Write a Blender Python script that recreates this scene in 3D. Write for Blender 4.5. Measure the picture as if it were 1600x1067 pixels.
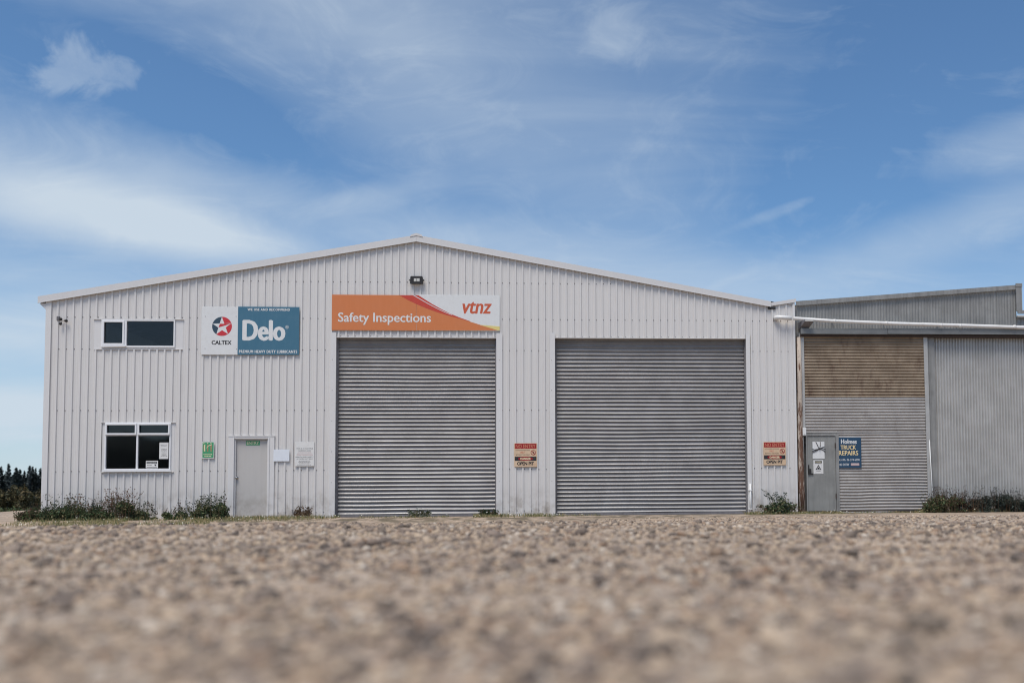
import bpy, math, random
import numpy as np
from mathutils import Vector, Matrix
random.seed(7); rng = np.random.default_rng(7)
for o in list(bpy.data.objects): bpy.data.objects.remove(o)
S = bpy.context.scene
COL = S.collection
D2R = math.radians

# ------------------------------------------------------------------ camera
# The site is surveyed in metres: x along the warehouse front, y into the building, z up, base of the wall at z = 0.
DIST, FPX = 24.7, 1556.0
PSI, THE, ROL, SX, SY, ZC = 0.0709249507, 0.0550559767, -0.00782382485, 206.922392, 176.224916, 0.137569927
_f = Vector((math.sin(PSI)*math.cos(THE), math.cos(PSI)*math.cos(THE), math.sin(THE)))
_r = Vector((math.cos(PSI), -math.sin(PSI), 0)); _u = _r.cross(_f)
_r2 = math.cos(ROL)*_r + math.sin(ROL)*_u; _u2 = -math.sin(ROL)*_r + math.cos(ROL)*_u
CAM = Vector((0, -DIST, ZC))
cd = bpy.data.cameras.new('camera'); cam = bpy.data.objects.new('camera', cd); COL.objects.link(cam)
M = Matrix((( _r2.x, _u2.x, -_f.x), (_r2.y, _u2.y, -_f.y), (_r2.z, _u2.z, -_f.z))).to_4x4(); M.translation = CAM
cam.matrix_world = M
cd.sensor_width = 36; cd.lens = FPX/1600*36
cd.shift_x = -SX/1600; cd.shift_y = SY/1600
cd.clip_start = 0.05; cd.clip_end = 5000
cd.dof.use_dof = True; cd.dof.focus_distance = 24.5; cd.dof.aperture_fstop = 1.05
S.camera = cam

# ------------------------------------------------------------------ light
SUN_EL, SUN_AZ = 64.0, 203.0          # azimuth clockwise from +y; behind the camera, a little to the left
w = bpy.data.worlds.new('World'); S.world = w; w.use_nodes = True
sd = bpy.data.lights.new('sun', 'SUN'); sd.energy = 2.5; sd.angle = D2R(28); sd.color = (1, 0.93, 0.84)
so = bpy.data.objects.new('sun', sd); COL.objects.link(so)
_e, _a = D2R(SUN_EL), D2R(SUN_AZ)
_d = Vector((math.sin(_a)*math.cos(_e), math.cos(_a)*math.cos(_e), math.sin(_e)))
so.rotation_euler = _d.to_track_quat('Z', 'Y').to_euler(); so.location = _d*60
S.view_settings.view_transform = 'Standard'; S.view_settings.look = 'None'
S.view_settings.gamma = 1; S.view_settings.use_curve_mapping = False
S.view_settings.exposure = 0.38
S.render.engine = 'CYCLES'; S.cycles.filter_width = 1.1

def W(px, py, Y=0.0):
    """point of the plane y = Y measured at photo pixel (px, py)"""
    d = _f + _r2*((px-800-SX)/FPX) - _u2*((py-533.5-SY)/FPX)
    t = (Y-CAM.y)/d.y
    return (CAM.x+t*d.x, CAM.z+t*d.z)
def R(x0, y0, x1, y1, Y=0.0):
    """pixel box -> (u0, u1, z0, z1) upright rectangle on the plane"""
    a, b, c, d = W(x0, y0, Y), W(x1, y0, Y), W(x0, y1, Y), W(x1, y1, Y)
    return ((a[0]+c[0])/2, (b[0]+d[0])/2, (c[1]+d[1])/2, (a[1]+b[1])/2)
def AE(px, py):
    d = (_f + _r2*((px-800-SX)/FPX) - _u2*((py-533.5-SY)/FPX)).normalized()
    return math.atan2(d.x, d.y), math.asin(d.z)

# ------------------------------------------------------------------ node helpers
class N:
    def __init__(s, tree): s.t = tree; s.n = tree.nodes; s.l = tree.links
    def new(s, typ, **k):
        n = s.n.new(typ)
        for a, b in k.items(): setattr(n, a, b)
        return n
    def put(s, sock, v):
        if isinstance(v, bpy.types.NodeSocket): s.l.new(v, sock)
        elif v is not None:
            if isinstance(v, (tuple, list)) and len(v) == 3 and sock.type == 'RGBA': v = (*v, 1)
            sock.default_value = v
    def math(s, op, a, b=None, c=None, clamp=False):
        n = s.new('ShaderNodeMath', operation=op, use_clamp=clamp)
        s.put(n.inputs[0], a)
        if b is not None: s.put(n.inputs[1], b)
        if c is not None: s.put(n.inputs[2], c)
        return n.outputs[0]
    def mix(s, f, a, b, mode='MIX'):
        n = s.new('ShaderNodeMix', data_type='RGBA', blend_type=mode)
        s.put(n.inputs[0], f); s.put(n.inputs[6], a); s.put(n.inputs[7], b)
        return n.outputs[2]
    def noise(s, vec, scale=1, detail=4, rough=0.55, dist=0.0):
        n = s.new('ShaderNodeTexNoise'); s.put(n.inputs['Vector'], vec)
        n.inputs['Scale'].default_value = scale; n.inputs['Detail'].default_value = detail
        n.inputs['Roughness'].default_value = rough; n.inputs['Distortion'].default_value = dist
        return n.outputs[0]
    def vmul(s, vec, v):
        n = s.new('ShaderNodeVectorMath', operation='MULTIPLY'); s.put(n.inputs[0], vec); n.inputs[1].default_value = v
        return n.outputs[0]
    def ramp(s, f, a, b, c0=0.0, c1=1.0):
        n = s.new('ShaderNodeMapRange', clamp=True, interpolation_type='SMOOTHSTEP'); s.put(n.inputs[0], f)
        n.inputs[1].default_value = a; n.inputs[2].default_value = b; n.inputs[3].default_value = c0; n.inputs[4].default_value = c1
        return n.outputs[0]
    def pos(s): return s.new('ShaderNodeNewGeometry').outputs['Position']
    def xyz(s, v):
        n = s.new('ShaderNodeSeparateXYZ'); s.put(n.inputs[0], v); return n.outputs
    def comb(s, x, y, z):
        n = s.new('ShaderNodeCombineXYZ'); s.put(n.inputs[0], x); s.put(n.inputs[1], y); s.put(n.inputs[2], z); return n.outputs[0]
    def bump(s, h, strength=0.3, dist=0.01):
        n = s.new('ShaderNodeBump'); s.put(n.inputs['Height'], h)
        n.inputs['Strength'].default_value = strength; n.inputs['Distance'].default_value = dist
        return n.outputs[0]

def mat(name, color=(.5, .5, .5), rough=.6, metal=0.0, spec=0.5, fn=None):
    m = bpy.data.materials.new(name); m.use_nodes = True
    g = N(m.node_tree); b = m.node_tree.nodes['Principled BSDF']
    b.inputs['Base Color'].default_value = (*color, 1); b.inputs['Roughness'].default_value = rough
    b.inputs['Metallic'].default_value = metal; b.inputs['Specular IOR Level'].default_value = spec
    if fn: fn(g, b)
    return m

# ------------------------------------------------------------------ sky
def build_sky():
    g = N(w.node_tree); bg = w.node_tree.nodes['Background']
    sky = g.new('ShaderNodeTexSky', sky_type='NISHITA'); sky.sun_disc = False
    sky.sun_elevation = _e; sky.sun_rotation = _a
    sky.air_density = 1.0; sky.dust_density = 0.6; sky.ozone_density = 2.2
    tc = g.new('ShaderNodeTexCoord').outputs['Generated']
    x, y, z = g.xyz(tc)[:3]
    az = g.math('ARCTAN2', x, y); el = g.math('ARCSINE', z)
    p2 = g.comb(az, el, 0.0)
    # flat cloud layer coordinates (perspective towards the horizon)
    zz = g.math('ADD', g.math('MAXIMUM', z, 0.0), 0.16)
    lay = g.comb(g.math('DIVIDE', x, zz), g.math('DIVIDE', y, zz), 0.0)
    def ell(px, py, rx, ry, rot=0.0, nscale=9.0, namp=0.9, soft=(1.0, 0.2)):
        a0, e0 = AE(px, py); k = 1/FPX
        da = g.math('SUBTRACT', az, a0); de = g.math('SUBTRACT', el, e0)
        c, s_ = math.cos(rot), math.sin(rot)
        u = g.math('DIVIDE', g.math('ADD', g.math('MULTIPLY', da, c), g.math('MULTIPLY', de, s_)), rx*k)
        v = g.math('DIVIDE', g.math('SUBTRACT', g.math('MULTIPLY', de, c), g.math('MULTIPLY', da, s_)), ry*k)
        r = g.math('SQRT', g.math('ADD', g.math('MULTIPLY', u, u), g.math('MULTIPLY', v, v)))
        nz = g.math('MULTIPLY', g.math('SUBTRACT', g.noise(p2, nscale, 7, .6, .6), .5), namp*2)
        return g.ramp(g.math('ADD', r, nz), soft[0], soft[1])
    cir = g.ramp(g.noise(g.vmul(lay, (.55, 1.0, 1)), 1.5, 7, .56, 1.0), .40, .78)
    wisp = g.ramp(g.noise(g.vmul(p2, (1.5, 3.5, 1)), 4.2, 9, .66, 2.2), .44, .74)
    veil = g.ramp(g.noise(g.vmul(p2, (1, 2.2, 1)), 1.9, 3, .5, .4), .36, .66)
    # pale band low over the horizon
    low = g.ramp(el, .33, .03)
    f = g.math('MULTIPLY', cir, .24)
    f = g.math('ADD', f, g.math('MULTIPLY', wisp, .12))
    f = g.math('ADD', f, g.math('MULTIPLY', veil, .17))
    f = g.math('ADD', f, g.math('MULTIPLY', low, .40))
    blobs = [((145, 112, 80, 42, .1, 22.0, 1.5, (1.05, .2)), .36), ((965, 48, 75, 50, -.3, 20.0, 1.3, (1.2, .1)), .22),
             ((110, 325, 420, 62, -.13, 4.0, .35, (1.25, .1)), .62), ((330, 372, 170, 40, -.1, 7.0, .4, (1.2, .1)), .30),
             ((60, 230, 380, 60, -.1, 5.0, .6, (1.4, .1)), .20),
             ((20, 640, 150, 40, 0, 6.0, .5, (1.3, .1)), .35), ((60, 520, 200, 40, 0, 6.0, .5, (1.3, .1)), .25),
             ((1600, 215, 230, 46, .12, 6.0, .6, (1.3, .1)), .24), ((1560, 330, 260, 50, .25, 5.0, .6, (1.3, .1)), .24),
             ((1230, 325, 90, 9, .3, 14.0, 1.3, (1.2, .1)), .16), ((620, 300, 120, 26, .25, 9.0, .8, (1.2, .1)), .20),
             ((660, 120, 330, 150, -.2, 4.0, .6, (1.4, .1)), .20), ((900, 420, 520, 60, -.15, 4.0, .5, (1.4, .1)), .28)]
    for a, k in blobs: f = g.math('ADD', f, g.math('MULTIPLY', ell(*a), k))
    # the clear blue holes
    for a, k in [((300, 165, 330, 75, -.25, 4.0, .5, (1.3, .1)), .16), ((1330, 250, 260, 120, .2, 4.0, .5, (1.3, .1)), .16), ((1500, 40, 300, 80, 0, 4.0, .5, (1.3, .1)), .14)]:
        f = g.math('SUBTRACT', f, g.math('MULTIPLY', ell(*a), k))
    f = g.math('MINIMUM', g.math('MAXIMUM', f, 0.0), .93)
    base = g.mix(1.0, sky.outputs[0], SKY_TINT, 'MULTIPLY')
    col = g.mix(f, base, CLOUD)
    g.l.new(col, bg.inputs['Color']); bg.inputs['Strength'].default_value = SKY_STR
SKY_STR = 0.088; SKY_TINT = (.72, .95, 1.10); CLOUD = (5.3, 6.1, 6.9)
build_sky()

# ------------------------------------------------------------------ mesh helpers
class MB:
    def __init__(s): s.v = []; s.f = []; s.c = None; s.mi = []
    def face(s, pts, mi=0):
        i = len(s.v); s.v += [tuple(p) for p in pts]; s.f.append(tuple(range(i, i+len(pts)))); s.mi.append(mi)
    def box(s, x0, x1, y0, y1, z0, z1, mi=0):
        i = len(s.v)
        s.v += [(x0,y0,z0),(x1,y0,z0),(x1,y1,z0),(x0,y1,z0),(x0,y0,z1),(x1,y0,z1),(x1,y1,z1),(x0,y1,z1)]
        for q in ((0,3,2,1),(4,5,6,7),(0,1,5,4),(1,2,6,5),(2,3,7,6),(3,0,4,7)): s.f.append(tuple(i+k for k in q)); s.mi.append(mi)
    def prism(s, poly, y0, y1, mi=0):
        """extrude a polygon given in (x, z) between y0 (front) and y1"""
        n = len(poly); i = len(s.v)
        a = sum(poly[k][0]*poly[(k+1)%n][1]-poly[(k+1)%n][0]*poly[k][1] for k in range(n))
        if a < 0: poly = poly[::-1]
        s.v += [(p[0], y0, p[1]) for p in poly]+[(p[0], y1, p[1]) for p in poly]
        s.f.append(tuple(i+k for k in range(n))); s.f.append(tuple(i+n+k for k in reversed(range(n)))); s.mi += [mi, mi]
        for k in range(n):
            j = (k+1) % n; s.f.append((i+k, i+n+k, i+n+j, i+j)); s.mi.append(mi)
    def tube(s, pts, rad, seg=10, cap=True, mi=0):
        pts = [Vector(p) for p in pts]; n = len(pts)
        if not isinstance(rad, (list, tuple)): rad = [rad]*n
        i = len(s.v)
        for k, p in enumerate(pts):
            d = (pts[min(k+1, n-1)]-pts[max(k-1, 0)]).normalized()
            a = d.cross(Vector((0, 0, 1)))
            if a.length < .1: a = d.cross(Vector((0, 1, 0)))
            a.normalize(); b = d.cross(a)
            for q in range(seg):
                t = 2*math.pi*q/seg; s.v.append(tuple(p+(a*math.cos(t)+b*math.sin(t))*rad[k]))
        for k in range(n-1):
            for q in range(seg):
                r_ = (q+1) % seg; s.f.append((i+k*seg+q, i+k*seg+r_, i+(k+1)*seg+r_, i+(k+1)*seg+q)); s.mi.append(mi)
        if cap:
            s.f.append(tuple(i+q for q in reversed(range(seg)))); s.f.append(tuple(i+(n-1)*seg+q for q in range(seg))); s.mi += [mi, mi]
    def build(s, name, m, parent=None, smooth=False, colors=None, bevel=0):
        me = bpy.data.meshes.new(name)
        org = Vector(parent.matrix_world.translation) if parent else Vector((0, 0, 0))
        if parent and parent.get('_org'): org = Vector(parent['_org'])
        me.from_pydata([(a[0]-org.x, a[1]-org.y, a[2]-org.z) for a in s.v], [], s.f)
        for mm in (m if isinstance(m, (list, tuple)) else [m]): me.materials.append(mm)
        if any(s.mi): me.polygons.foreach_set('material_index', s.mi)
        if smooth: me.polygons.foreach_set('use_smooth', [True]*len(s.f))
        if colors is not None:
            at = me.color_attributes.new('col', 'FLOAT_COLOR', 'POINT')
            at.data.foreach_set('color', np.asarray(colors, dtype=np.float32).ravel())
        me.update()
        o = bpy.data.objects.new(name, me); COL.objects.link(o)
        if parent: o.parent = parent; o['_org'] = list(org)
        if bevel:
            b = o.modifiers.new('bevel', 'BEVEL'); b.width = bevel; b.segments = 2; b.limit_method = 'ANGLE'
        return o

def thing(name, label, cat, loc, group=None):
    o = bpy.data.objects.new(name, None); COL.objects.link(o); o.location = loc; o.empty_display_size = .2
    o['label'] = label; o['category'] = cat; o['_org'] = list(loc)
    if group: o['group'] = group
    return o
def tag(o, label, cat, kind=None, group=None):
    o['label'] = label; o['category'] = cat
    if kind: o['kind'] = kind
    if group: o['group'] = group
    return o
def sub(parent, o):
    """keep o where it is but hang it under parent (both share the thing's origin)"""
    o.parent = parent; return o

def text(s, rect, Y, m, parent, bold=0.0, shear=0.0, name='lettering', space=1.0):
    """lettering whose ink fills rect = (u0, u1, z0, z1) on the plane y = Y"""
    c = bpy.data.curves.new('t', 'FONT'); c.body = s; c.size = 1; c.space_character = space; c.resolution_u = 3; c.shear = shear
    o = bpy.data.objects.new('t', c); COL.objects.link(o)
    dg = bpy.context.evaluated_depsgraph_get()
    me = bpy.data.meshes.new_from_object(o.evaluated_get(dg))
    COL.objects.unlink(o); bpy.data.objects.remove(o)
    n = len(me.vertices); co = np.empty(n*3); me.vertices.foreach_get('co', co); co = co.reshape(-1, 3)
    lo, hi = co.min(0), co.max(0)
    u0, u1, z0, z1 = rect
    org = parent['_org'] if parent.get('_org') else (0, 0, 0)
    out = np.zeros_like(co)
    out[:, 0] = u0+(co[:, 0]-lo[0])/(hi[0]-lo[0])*(u1-u0)-org[0]
    out[:, 1] = Y-org[1]
    out[:, 2] = z0+(co[:, 1]-lo[1])/(hi[1]-lo[1])*(z1-z0)-org[2]
    me.vertices.foreach_set('co', out.ravel())
    if bold:                                          # heavier strokes: the same glyphs again a hair to each side
        tris = [tuple(p.vertices) for p in me.polygons]; k = bold*(z1-z0); V = []; F = []
        for j, (du, dz) in enumerate(((0, 0), (-k, 0), (k, 0), (0, k*.5), (0, -k*.5), (-k*.5, k*.4), (k*.5, -k*.4))):
            q = out+np.array([du, -.00004*j, dz]); F += [tuple(i+len(V) for i in t) for t in tris]; V += [tuple(a) for a in q]
        bpy.data.meshes.remove(me); me = bpy.data.meshes.new(name); me.from_pydata(V, [], F)
    me.name = name; me.materials.clear(); me.materials.append(m); me.update()
    ob = bpy.data.objects.new(name, me); COL.objects.link(ob); ob.parent = parent
    return ob

# value noise for terrain
_perm = rng.random((64, 64, ))
def vnoise(x, y):
    x = np.asarray(x, float); y = np.asarray(y, float)
    xi = np.floor(x).astype(int); yi = np.floor(y).astype(int); fx = x-xi; fy = y-yi
    fx = fx*fx*(3-2*fx); fy = fy*fy*(3-2*fy)
    g = lambda i, j: _perm[i % 64, j % 64]
    return (g(xi, yi)*(1-fx)+g(xi+1, yi)*fx)*(1-fy)+(g(xi, yi+1)*(1-fx)+g(xi+1, yi+1)*fx)*fy-.5
def sstep(a, b, x):
    t = np.clip((x-a)/(b-a), 0, 1); return t*t*(3-2*t)

# ------------------------------------------------------------------ materials
def m_paint(base, dirt=1.0):
    def fn(g, b):
        p = g.pos(); x, y, z = g.xyz(p)[:3]
        streak = g.noise(g.vmul(p, (9, 9, .5)), 1.6, 5, .6)
        big = g.noise(p, .9, 4, .55)
        fine = g.noise(p, 30, 3, .6)
        c = g.mix(g.math('MULTIPLY', g.ramp(streak, .45, .8), .22*dirt), base, tuple(v*.72 for v in base))
        c = g.mix(g.math('MULTIPLY', g.ramp(big, .5, .8), .14*dirt), c, (base[0]*.82, base[1]*.78, base[2]*.74))
        # splash dirt and scuffs low on the wall
        lowd = g.math('MULTIPLY', g.ramp(z, .9, 0.0), g.ramp(g.noise(p, 4, 6, .65), .38, .7))
        c = g.mix(g.math('MULTIPLY', lowd, .75*dirt), c, (.26, .22, .18))
        scf = g.math('MULTIPLY', g.ramp(g.noise(g.vmul(p, (1.2, 1, 5.0)), 3.2, 6, .7, .6), .66, .74), g.ramp(z, 1.9, 1.2))
        c = g.mix(g.math('MULTIPLY', scf, .55*dirt), c, (.22, .20, .19))
        spk = g.ramp(g.noise(p, 60, 2, .5), .74, .78)
        c = g.mix(g.math('MULTIPLY', spk, .25*dirt), c, (.2, .17, .15))
        g.l.new(c, b.inputs['Base Color'])
        g.put(b.inputs['Roughness'], g.ramp(fine, .3, .7, .38, .55))
        g.put(b.inputs['Normal'], g.bump(g.noise(g.vmul(p, (3, 3, 1.2)), 1.5, 2), .35, .012))
    return fn
def m_galv(c0, c1, rough=.5, rust=0.0, streak=1.0, horiz=False):
    def fn(g, b):
        p = g.pos(); x, y, z = g.xyz(p)[:3]
        sc = (.7, 1, 14) if horiz else (14, 1, .7)
        s1 = g.noise(g.vmul(p, sc), 1.1, 6, .65)
        blot = g.noise(p, 2.1, 6, .65); fine = g.noise(p, 40, 3, .6)
        c = g.mix(g.ramp(blot, .3, .7), c0, c1)
        c = g.mix(g.math('MULTIPLY', g.ramp(s1, .42, .72), .5*streak), c, tuple(v*.55 for v in c0))
        c = g.mix(g.math('MULTIPLY', g.ramp(fine, .5, .8), .25), c, tuple(v*.6 for v in c1))
        if rust:
            r1 = g.ramp(g.noise(g.vmul(p, (2.2, 1, 1.0)), 1.7, 8, .7, .3), .60-.12*rust, .74)
            c = g.mix(g.math('MULTIPLY', r1, .8*min(rust, 1)), c, (.09, .045, .03))
        g.l.new(c, b.inputs['Base Color'])
        g.put(b.inputs['Roughness'], g.ramp(fine, .2, .8, rough-.1, rough+.12))
        g.put(b.inputs['Normal'], g.bump(g.noise(p, 5, 4), .3, .006))
    return fn
def m_print(base, amt=.3, dirt=(.3, .25, .2), scale=14):
    def fn(g, b):
        p = g.pos()
        c = g.mix(g.math('MULTIPLY', g.ramp(g.noise(p, scale, 6, .65), .45, .8), amt), base, dirt)
        c = g.mix(g.math('MULTIPLY', g.ramp(g.noise(g.vmul(p, (8, 1, 1)), 2, 4), .4, .8), amt*.5), c, tuple(min(1, v*1.2+.05) for v in base))
        g.l.new(c, b.inputs['Base Color'])
    return fn
WALLC = (.65, .628, .608)
PAINT = mat('painted_steel', rough=.45, fn=m_paint(WALLC))
FLASH = mat('painted_flashing', rough=.4, fn=m_paint((.66, .645, .635), .6))
BARGE = mat('barge_paint', rough=.45, fn=m_paint((.62, .605, .595), .5))
DOORP = mat('door_paint', rough=.5, fn=m_paint((.49, .47, .45), .8))
GUIDE = mat('door_guide_grey', rough=.5, fn=m_galv((.14, .13, .135), (.2, .19, .2), .5))
ALU = mat('window_aluminium', (.74, .74, .75), .35, fn=m_paint((.76, .76, .77), .35))
DARK = mat('dark_interior', (.018, .017, .017), .9)
ROLLER = mat('roller_steel', rough=.4, metal=.35, fn=m_galv((.29, .282, .282), (.36, .352, .352), .45, 0, .25, True))
GALV = mat('galvanised_light', rough=.5, metal=.3, fn=m_galv((.42, .41, .39), (.50, .49, .47), .5, .15, .35))
GALVD = mat('galvanised_weathered', rough=.6, metal=.3, fn=m_galv((.25, .245, .235), (.33, .325, .31), .58, .1, 1.0))
GALVH = mat('galvanised_door_sheet', rough=.5, metal=.35, fn=m_galv((.33, .31, .295), (.42, .40, .38), .5, .35, .5, True))
RUSTY = mat('rust_stained_sheet', rough=.7, metal=.1, fn=m_galv((.22, .165, .115), (.32, .25, .18), .65, 1.0, .9, True))
FASC = mat('weathered_fascia', rough=.6, metal=.2, fn=m_galv((.17, .175, .175), (.23, .235, .23), .55, .12, .8, True))
GDOOR = mat('grey_steel_door', rough=.55, fn=m_galv((.21, .21, .20), (.27, .27, .255), .55, .12, .5))
PVC = mat('white_pvc', rough=.4, fn=m_print((.74, .73, .71), .3, (.45, .4, .34), 4))
WHITE = mat('sign_white', rough=.35, fn=m_print((.70, .70, .69), .12))
ORED = mat('sign_orange_red', rough=.4, fn=m_print((.56, .10, .035), .15))
BLANKW = mat('blank_board_white', rough=.4, fn=m_print((.72, .75, .80), .08))
OFFW = mat('notice_white', rough=.5, fn=m_print((.70, .69, .67), .15))
TEAL = mat('sign_teal', rough=.4, fn=m_print((.05, .15, .225), .25, (.11, .2, .26), 5))
ORANGE = mat('sign_orange', rough=.4, fn=m_print((.60, .19, .06), .2, (.55, .21, .10), 3))
SRED = mat('sign_red', rough=.4, fn=m_print((.52, .055, .03), .1))
LRED = mat('logo_red', rough=.4, fn=m_print((.55, .03, .04), .1))
LNAVY = mat('logo_dark', rough=.4, fn=m_print((.03, .06, .09), .1))
BLACK = mat('print_black', rough=.5, fn=m_print((.015, .015, .018), .15))
GREYT = mat('print_grey', (.25, .24, .24), .6)
PINKT = mat('print_faded_red', (.50, .33, .32), .6)
YEL = mat('sign_yellow', rough=.4, fn=m_print((.72, .60, .22), .1))
CREAM = mat('sun_faded_cream', rough=.5, fn=m_print((.62, .45, .30), .5, (.50, .25, .12), 7))
DRED = mat('warning_red', rough=.45, fn=m_print((.30, .006, .010), .12, (.4, .08, .04), 9))
FADO = mat('faded_orange_print', rough=.5, fn=m_print((.52, .19, .11), .4, (.6, .36, .22), 9))
GREEN = mat('sign_green', rough=.5, fn=m_print((.06, .30, .14), .2, (.12, .36, .2), 12))
TAN = mat('faded_tan_print', rough=.6, fn=m_print((.36, .20, .10), .6, (.5, .45, .3), 25))
CREAMT = mat('pale_yellow_print', rough=.6, fn=m_print((.75, .68, .45), .3))
NAVY = mat('sign_navy', rough=.45, fn=m_print((.016, .055, .11), .25, (.05, .09, .13), 10))
YT = mat('lettering_yellow', rough=.5, fn=m_print((.80, .62, .32), .2))
LAMPB = mat('lamp_black', (.018, .015, .014), .5)
LENS = mat('lamp_lens', (.55, .54, .5), .25)
CHROME = mat('door_knob_metal', (.5, .49, .47), .25, 1.0)
RUSTI = mat('rusty_iron', rough=.8, fn=m_print((.05, .035, .03), .6, (.13, .06, .035), 20))
ROPE = mat('black_cord', (.02, .013, .012), .7)
CONC = mat('concrete', rough=.9, fn=m_print((.30, .27, .25), .4, (.2, .17, .15), 6))
SCREW = mat('screw_head', (.16, .14, .13), .6)
def _post(g, b):
    p = g.pos(); x, y, z = g.xyz(p)[:3]
    n = g.noise(g.vmul(p, (9, 9, 1.3)), 2.2, 8, .68, .5)
    thr = g.ramp(z, 4.4, .2, -.02, .14)
    c = g.mix(g.ramp(g.math('ADD', n, thr), .54, .62), (.48, .40, .33), (.13, .065, .04))
    c = g.mix(g.ramp(g.noise(g.vmul(p, (25, 25, 2)), 2, 5), .6, .75), c, (.04, .025, .02))
    g.l.new(c, b.inputs['Base Color']); g.put(b.inputs['Normal'], g.bump(n, .8, .02))
POST = mat('peeling_rusted_post', rough=.8, fn=_post)
def _glass(g, b):
    b.inputs['Transmission Weight'].default_value = 1; b.inputs['IOR'].default_value = 1.42
GLASS = mat('window_glass', (.55, .56, .58), .03, fn=_glass)
def _veg(rough):
    def fn(g, b):
        a = g.new('ShaderNodeAttribute', attribute_name='col')
        g.l.new(a.outputs['Color'], b.inputs['Base Color'])
        b.inputs['Specular IOR Level'].default_value = .25
    return fn
LEAF = mat('leaf', rough=.65, fn=_veg(.6))
STEM = mat('plant_stem', rough=.8, fn=_veg(.6))
BARK = mat('bark', rough=.9, fn=m_print((.10, .075, .06), .4, (.05, .04, .03), 8))
def yard_patches(g, p):
    a = g.noise(g.vmul(p, (.8, 1.3, 1)), .9, 5, .6, .8); b_ = g.noise(g.vmul(p, (1, 1.6, 1)), 3.3, 4, .6, .5)
    return g.ramp(a, .40, .60), g.ramp(b_, .38, .64)
def _stone(g, b):
    a = g.new('ShaderNodeAttribute', attribute_name='col'); p = g.pos()
    pa, pb = yard_patches(g, p)
    c = g.mix(g.math('MULTIPLY', g.ramp(g.noise(p, 70, 5, .7), .35, .75), .45), a.outputs['Color'], (.40, .32, .25))
    c = g.mix(g.math('MULTIPLY', pa, .22), c, (.52, .41, .30)); c = g.mix(g.math('MULTIPLY', pb, .15), c, (.20, .15, .115))
    g.l.new(c, b.inputs['Base Color']); g.put(b.inputs['Normal'], g.bump(g.noise(p, 120, 4, .7), .5, .004))
STONE = mat('stone', rough=.85, spec=.25, fn=_stone)
GC0, GC1, GCS, GCD = (.47, .335, .23), (.29, .21, .15), (.17, .135, .112), (.48, .38, .285)
def _ground(g, b):
    p = g.pos(); x, y, z = g.xyz(p)[:3]
    v1 = g.new('ShaderNodeTexVoronoi'); g.put(v1.inputs['Vector'], p); v1.inputs['Scale'].default_value = 26; v1.inputs['Randomness'].default_value = 1
    v2 = g.new('ShaderNodeTexVoronoi'); g.put(v2.inputs['Vector'], p); v2.inputs['Scale'].default_value = 70
    big = g.noise(p, .45, 5, .6); mid = g.noise(p, 5, 5, .65); fine = g.noise(p, 60, 4, .7)
    c = g.mix(g.ramp(big, .40, .60), GC0, GC1)
    pa, pb = yard_patches(g, p)
    c = g.mix(g.math('MULTIPLY', g.ramp(mid, .38, .62), .75), c, GCD)
    c = g.mix(g.math('MULTIPLY', pa, .65), c, (.54, .425, .315)); c = g.mix(g.math('MULTIPLY', pb, .45), c, (.20, .155, .125))
    rnd = g.xyz(v1.outputs['Color'])[0]
    c = g.mix(g.math('MULTIPLY', g.ramp(rnd, .55, .95), .55), c, GCS)
    rnd2 = g.xyz(v2.outputs['Color'])[1]
    c = g.mix(g.math('MULTIPLY', g.ramp(rnd2, .4, .9), .5), c, (.40, .34, .29))
    # soil and moss under the wall
    soil = g.math('MULTIPLY', g.ramp(y, -2.3, -1.3), g.ramp(g.noise(p, 2.2, 5, .65), .42, .6))
    soil = g.math('MULTIPLY', g.math('MULTIPLY', soil, g.ramp(x, 9.0, 5.0, .45, 1)), g.ramp(x, -12.4, -11.2))
    c = g.mix(g.math('MULTIPLY', soil, .75), c, (.085, .075, .045))
    # distant paddock
    far = g.ramp(y, 28, 60)
    c = g.mix(far, c, (.07, .075, .035))
    g.l.new(c, b.inputs['Base Color'])
    h = g.math('ADD', g.math('MULTIPLY', v1.outputs['Distance'], -.6), g.math('MULTIPLY', fine, .5))
    g.put(b.inputs['Normal'], g.bump(h, .7, .02))
GRAVEL = mat('gravel_ground', rough=.95, spec=.2, fn=_ground)

# ------------------------------------------------------------------ ground
def gz(x, y):
    """height of the yard"""
    x = np.asarray(x, float); y = np.asarray(y, float)
    left = sstep(6.5, -3.0, x+0*y)                      # 1 on the left, 0 on the right
    d = y+DIST                                          # distance along the view from the camera
    apron = -.165*left-.05*(1-left)
    base = np.where(y > -3.2, (1-sstep(-.25, -2.6, y))*0+sstep(-.25, -2.6, y)*apron, apron)
    base = base*1.0
    near = -.105
    crest = (-.012)*left+(-.085)*(1-left)
    m = base+(crest-base)*sstep(17.5, 11.5, d)
    m = m+(near-m)*sstep(9.5, 4.0, d)
    back = sstep(.3, 3, y)
    m = m*(1-back)
    und = .020*vnoise(x*.9+5, y*.9)+.020*vnoise(x*2.6, y*2.6+9)*sstep(-9, -14, y)+.008*vnoise(x*2.3, y*2.3+9)
    und = und*sstep(-.4, -2.5, y)
    micro = (.016*vnoise(x*7, y*7)+.006*vnoise(x*19, y*19))*sstep(-1.0, -3.0, y)
    # gravel heap left of the warehouse
    hx, hy = -15.3, 6.0
    heap = .27*np.exp(-(((x-hx)/2.6)**2+((y-hy)/3.0)**2)**1.0)
    heap += -0.0*np.exp(-(((x+19.5)/3.0)**2+((y-5.0)/3.0)**2))
    rise = .5*sstep(40, 300, y)
    return m+und+micro+heap+rise
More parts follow.
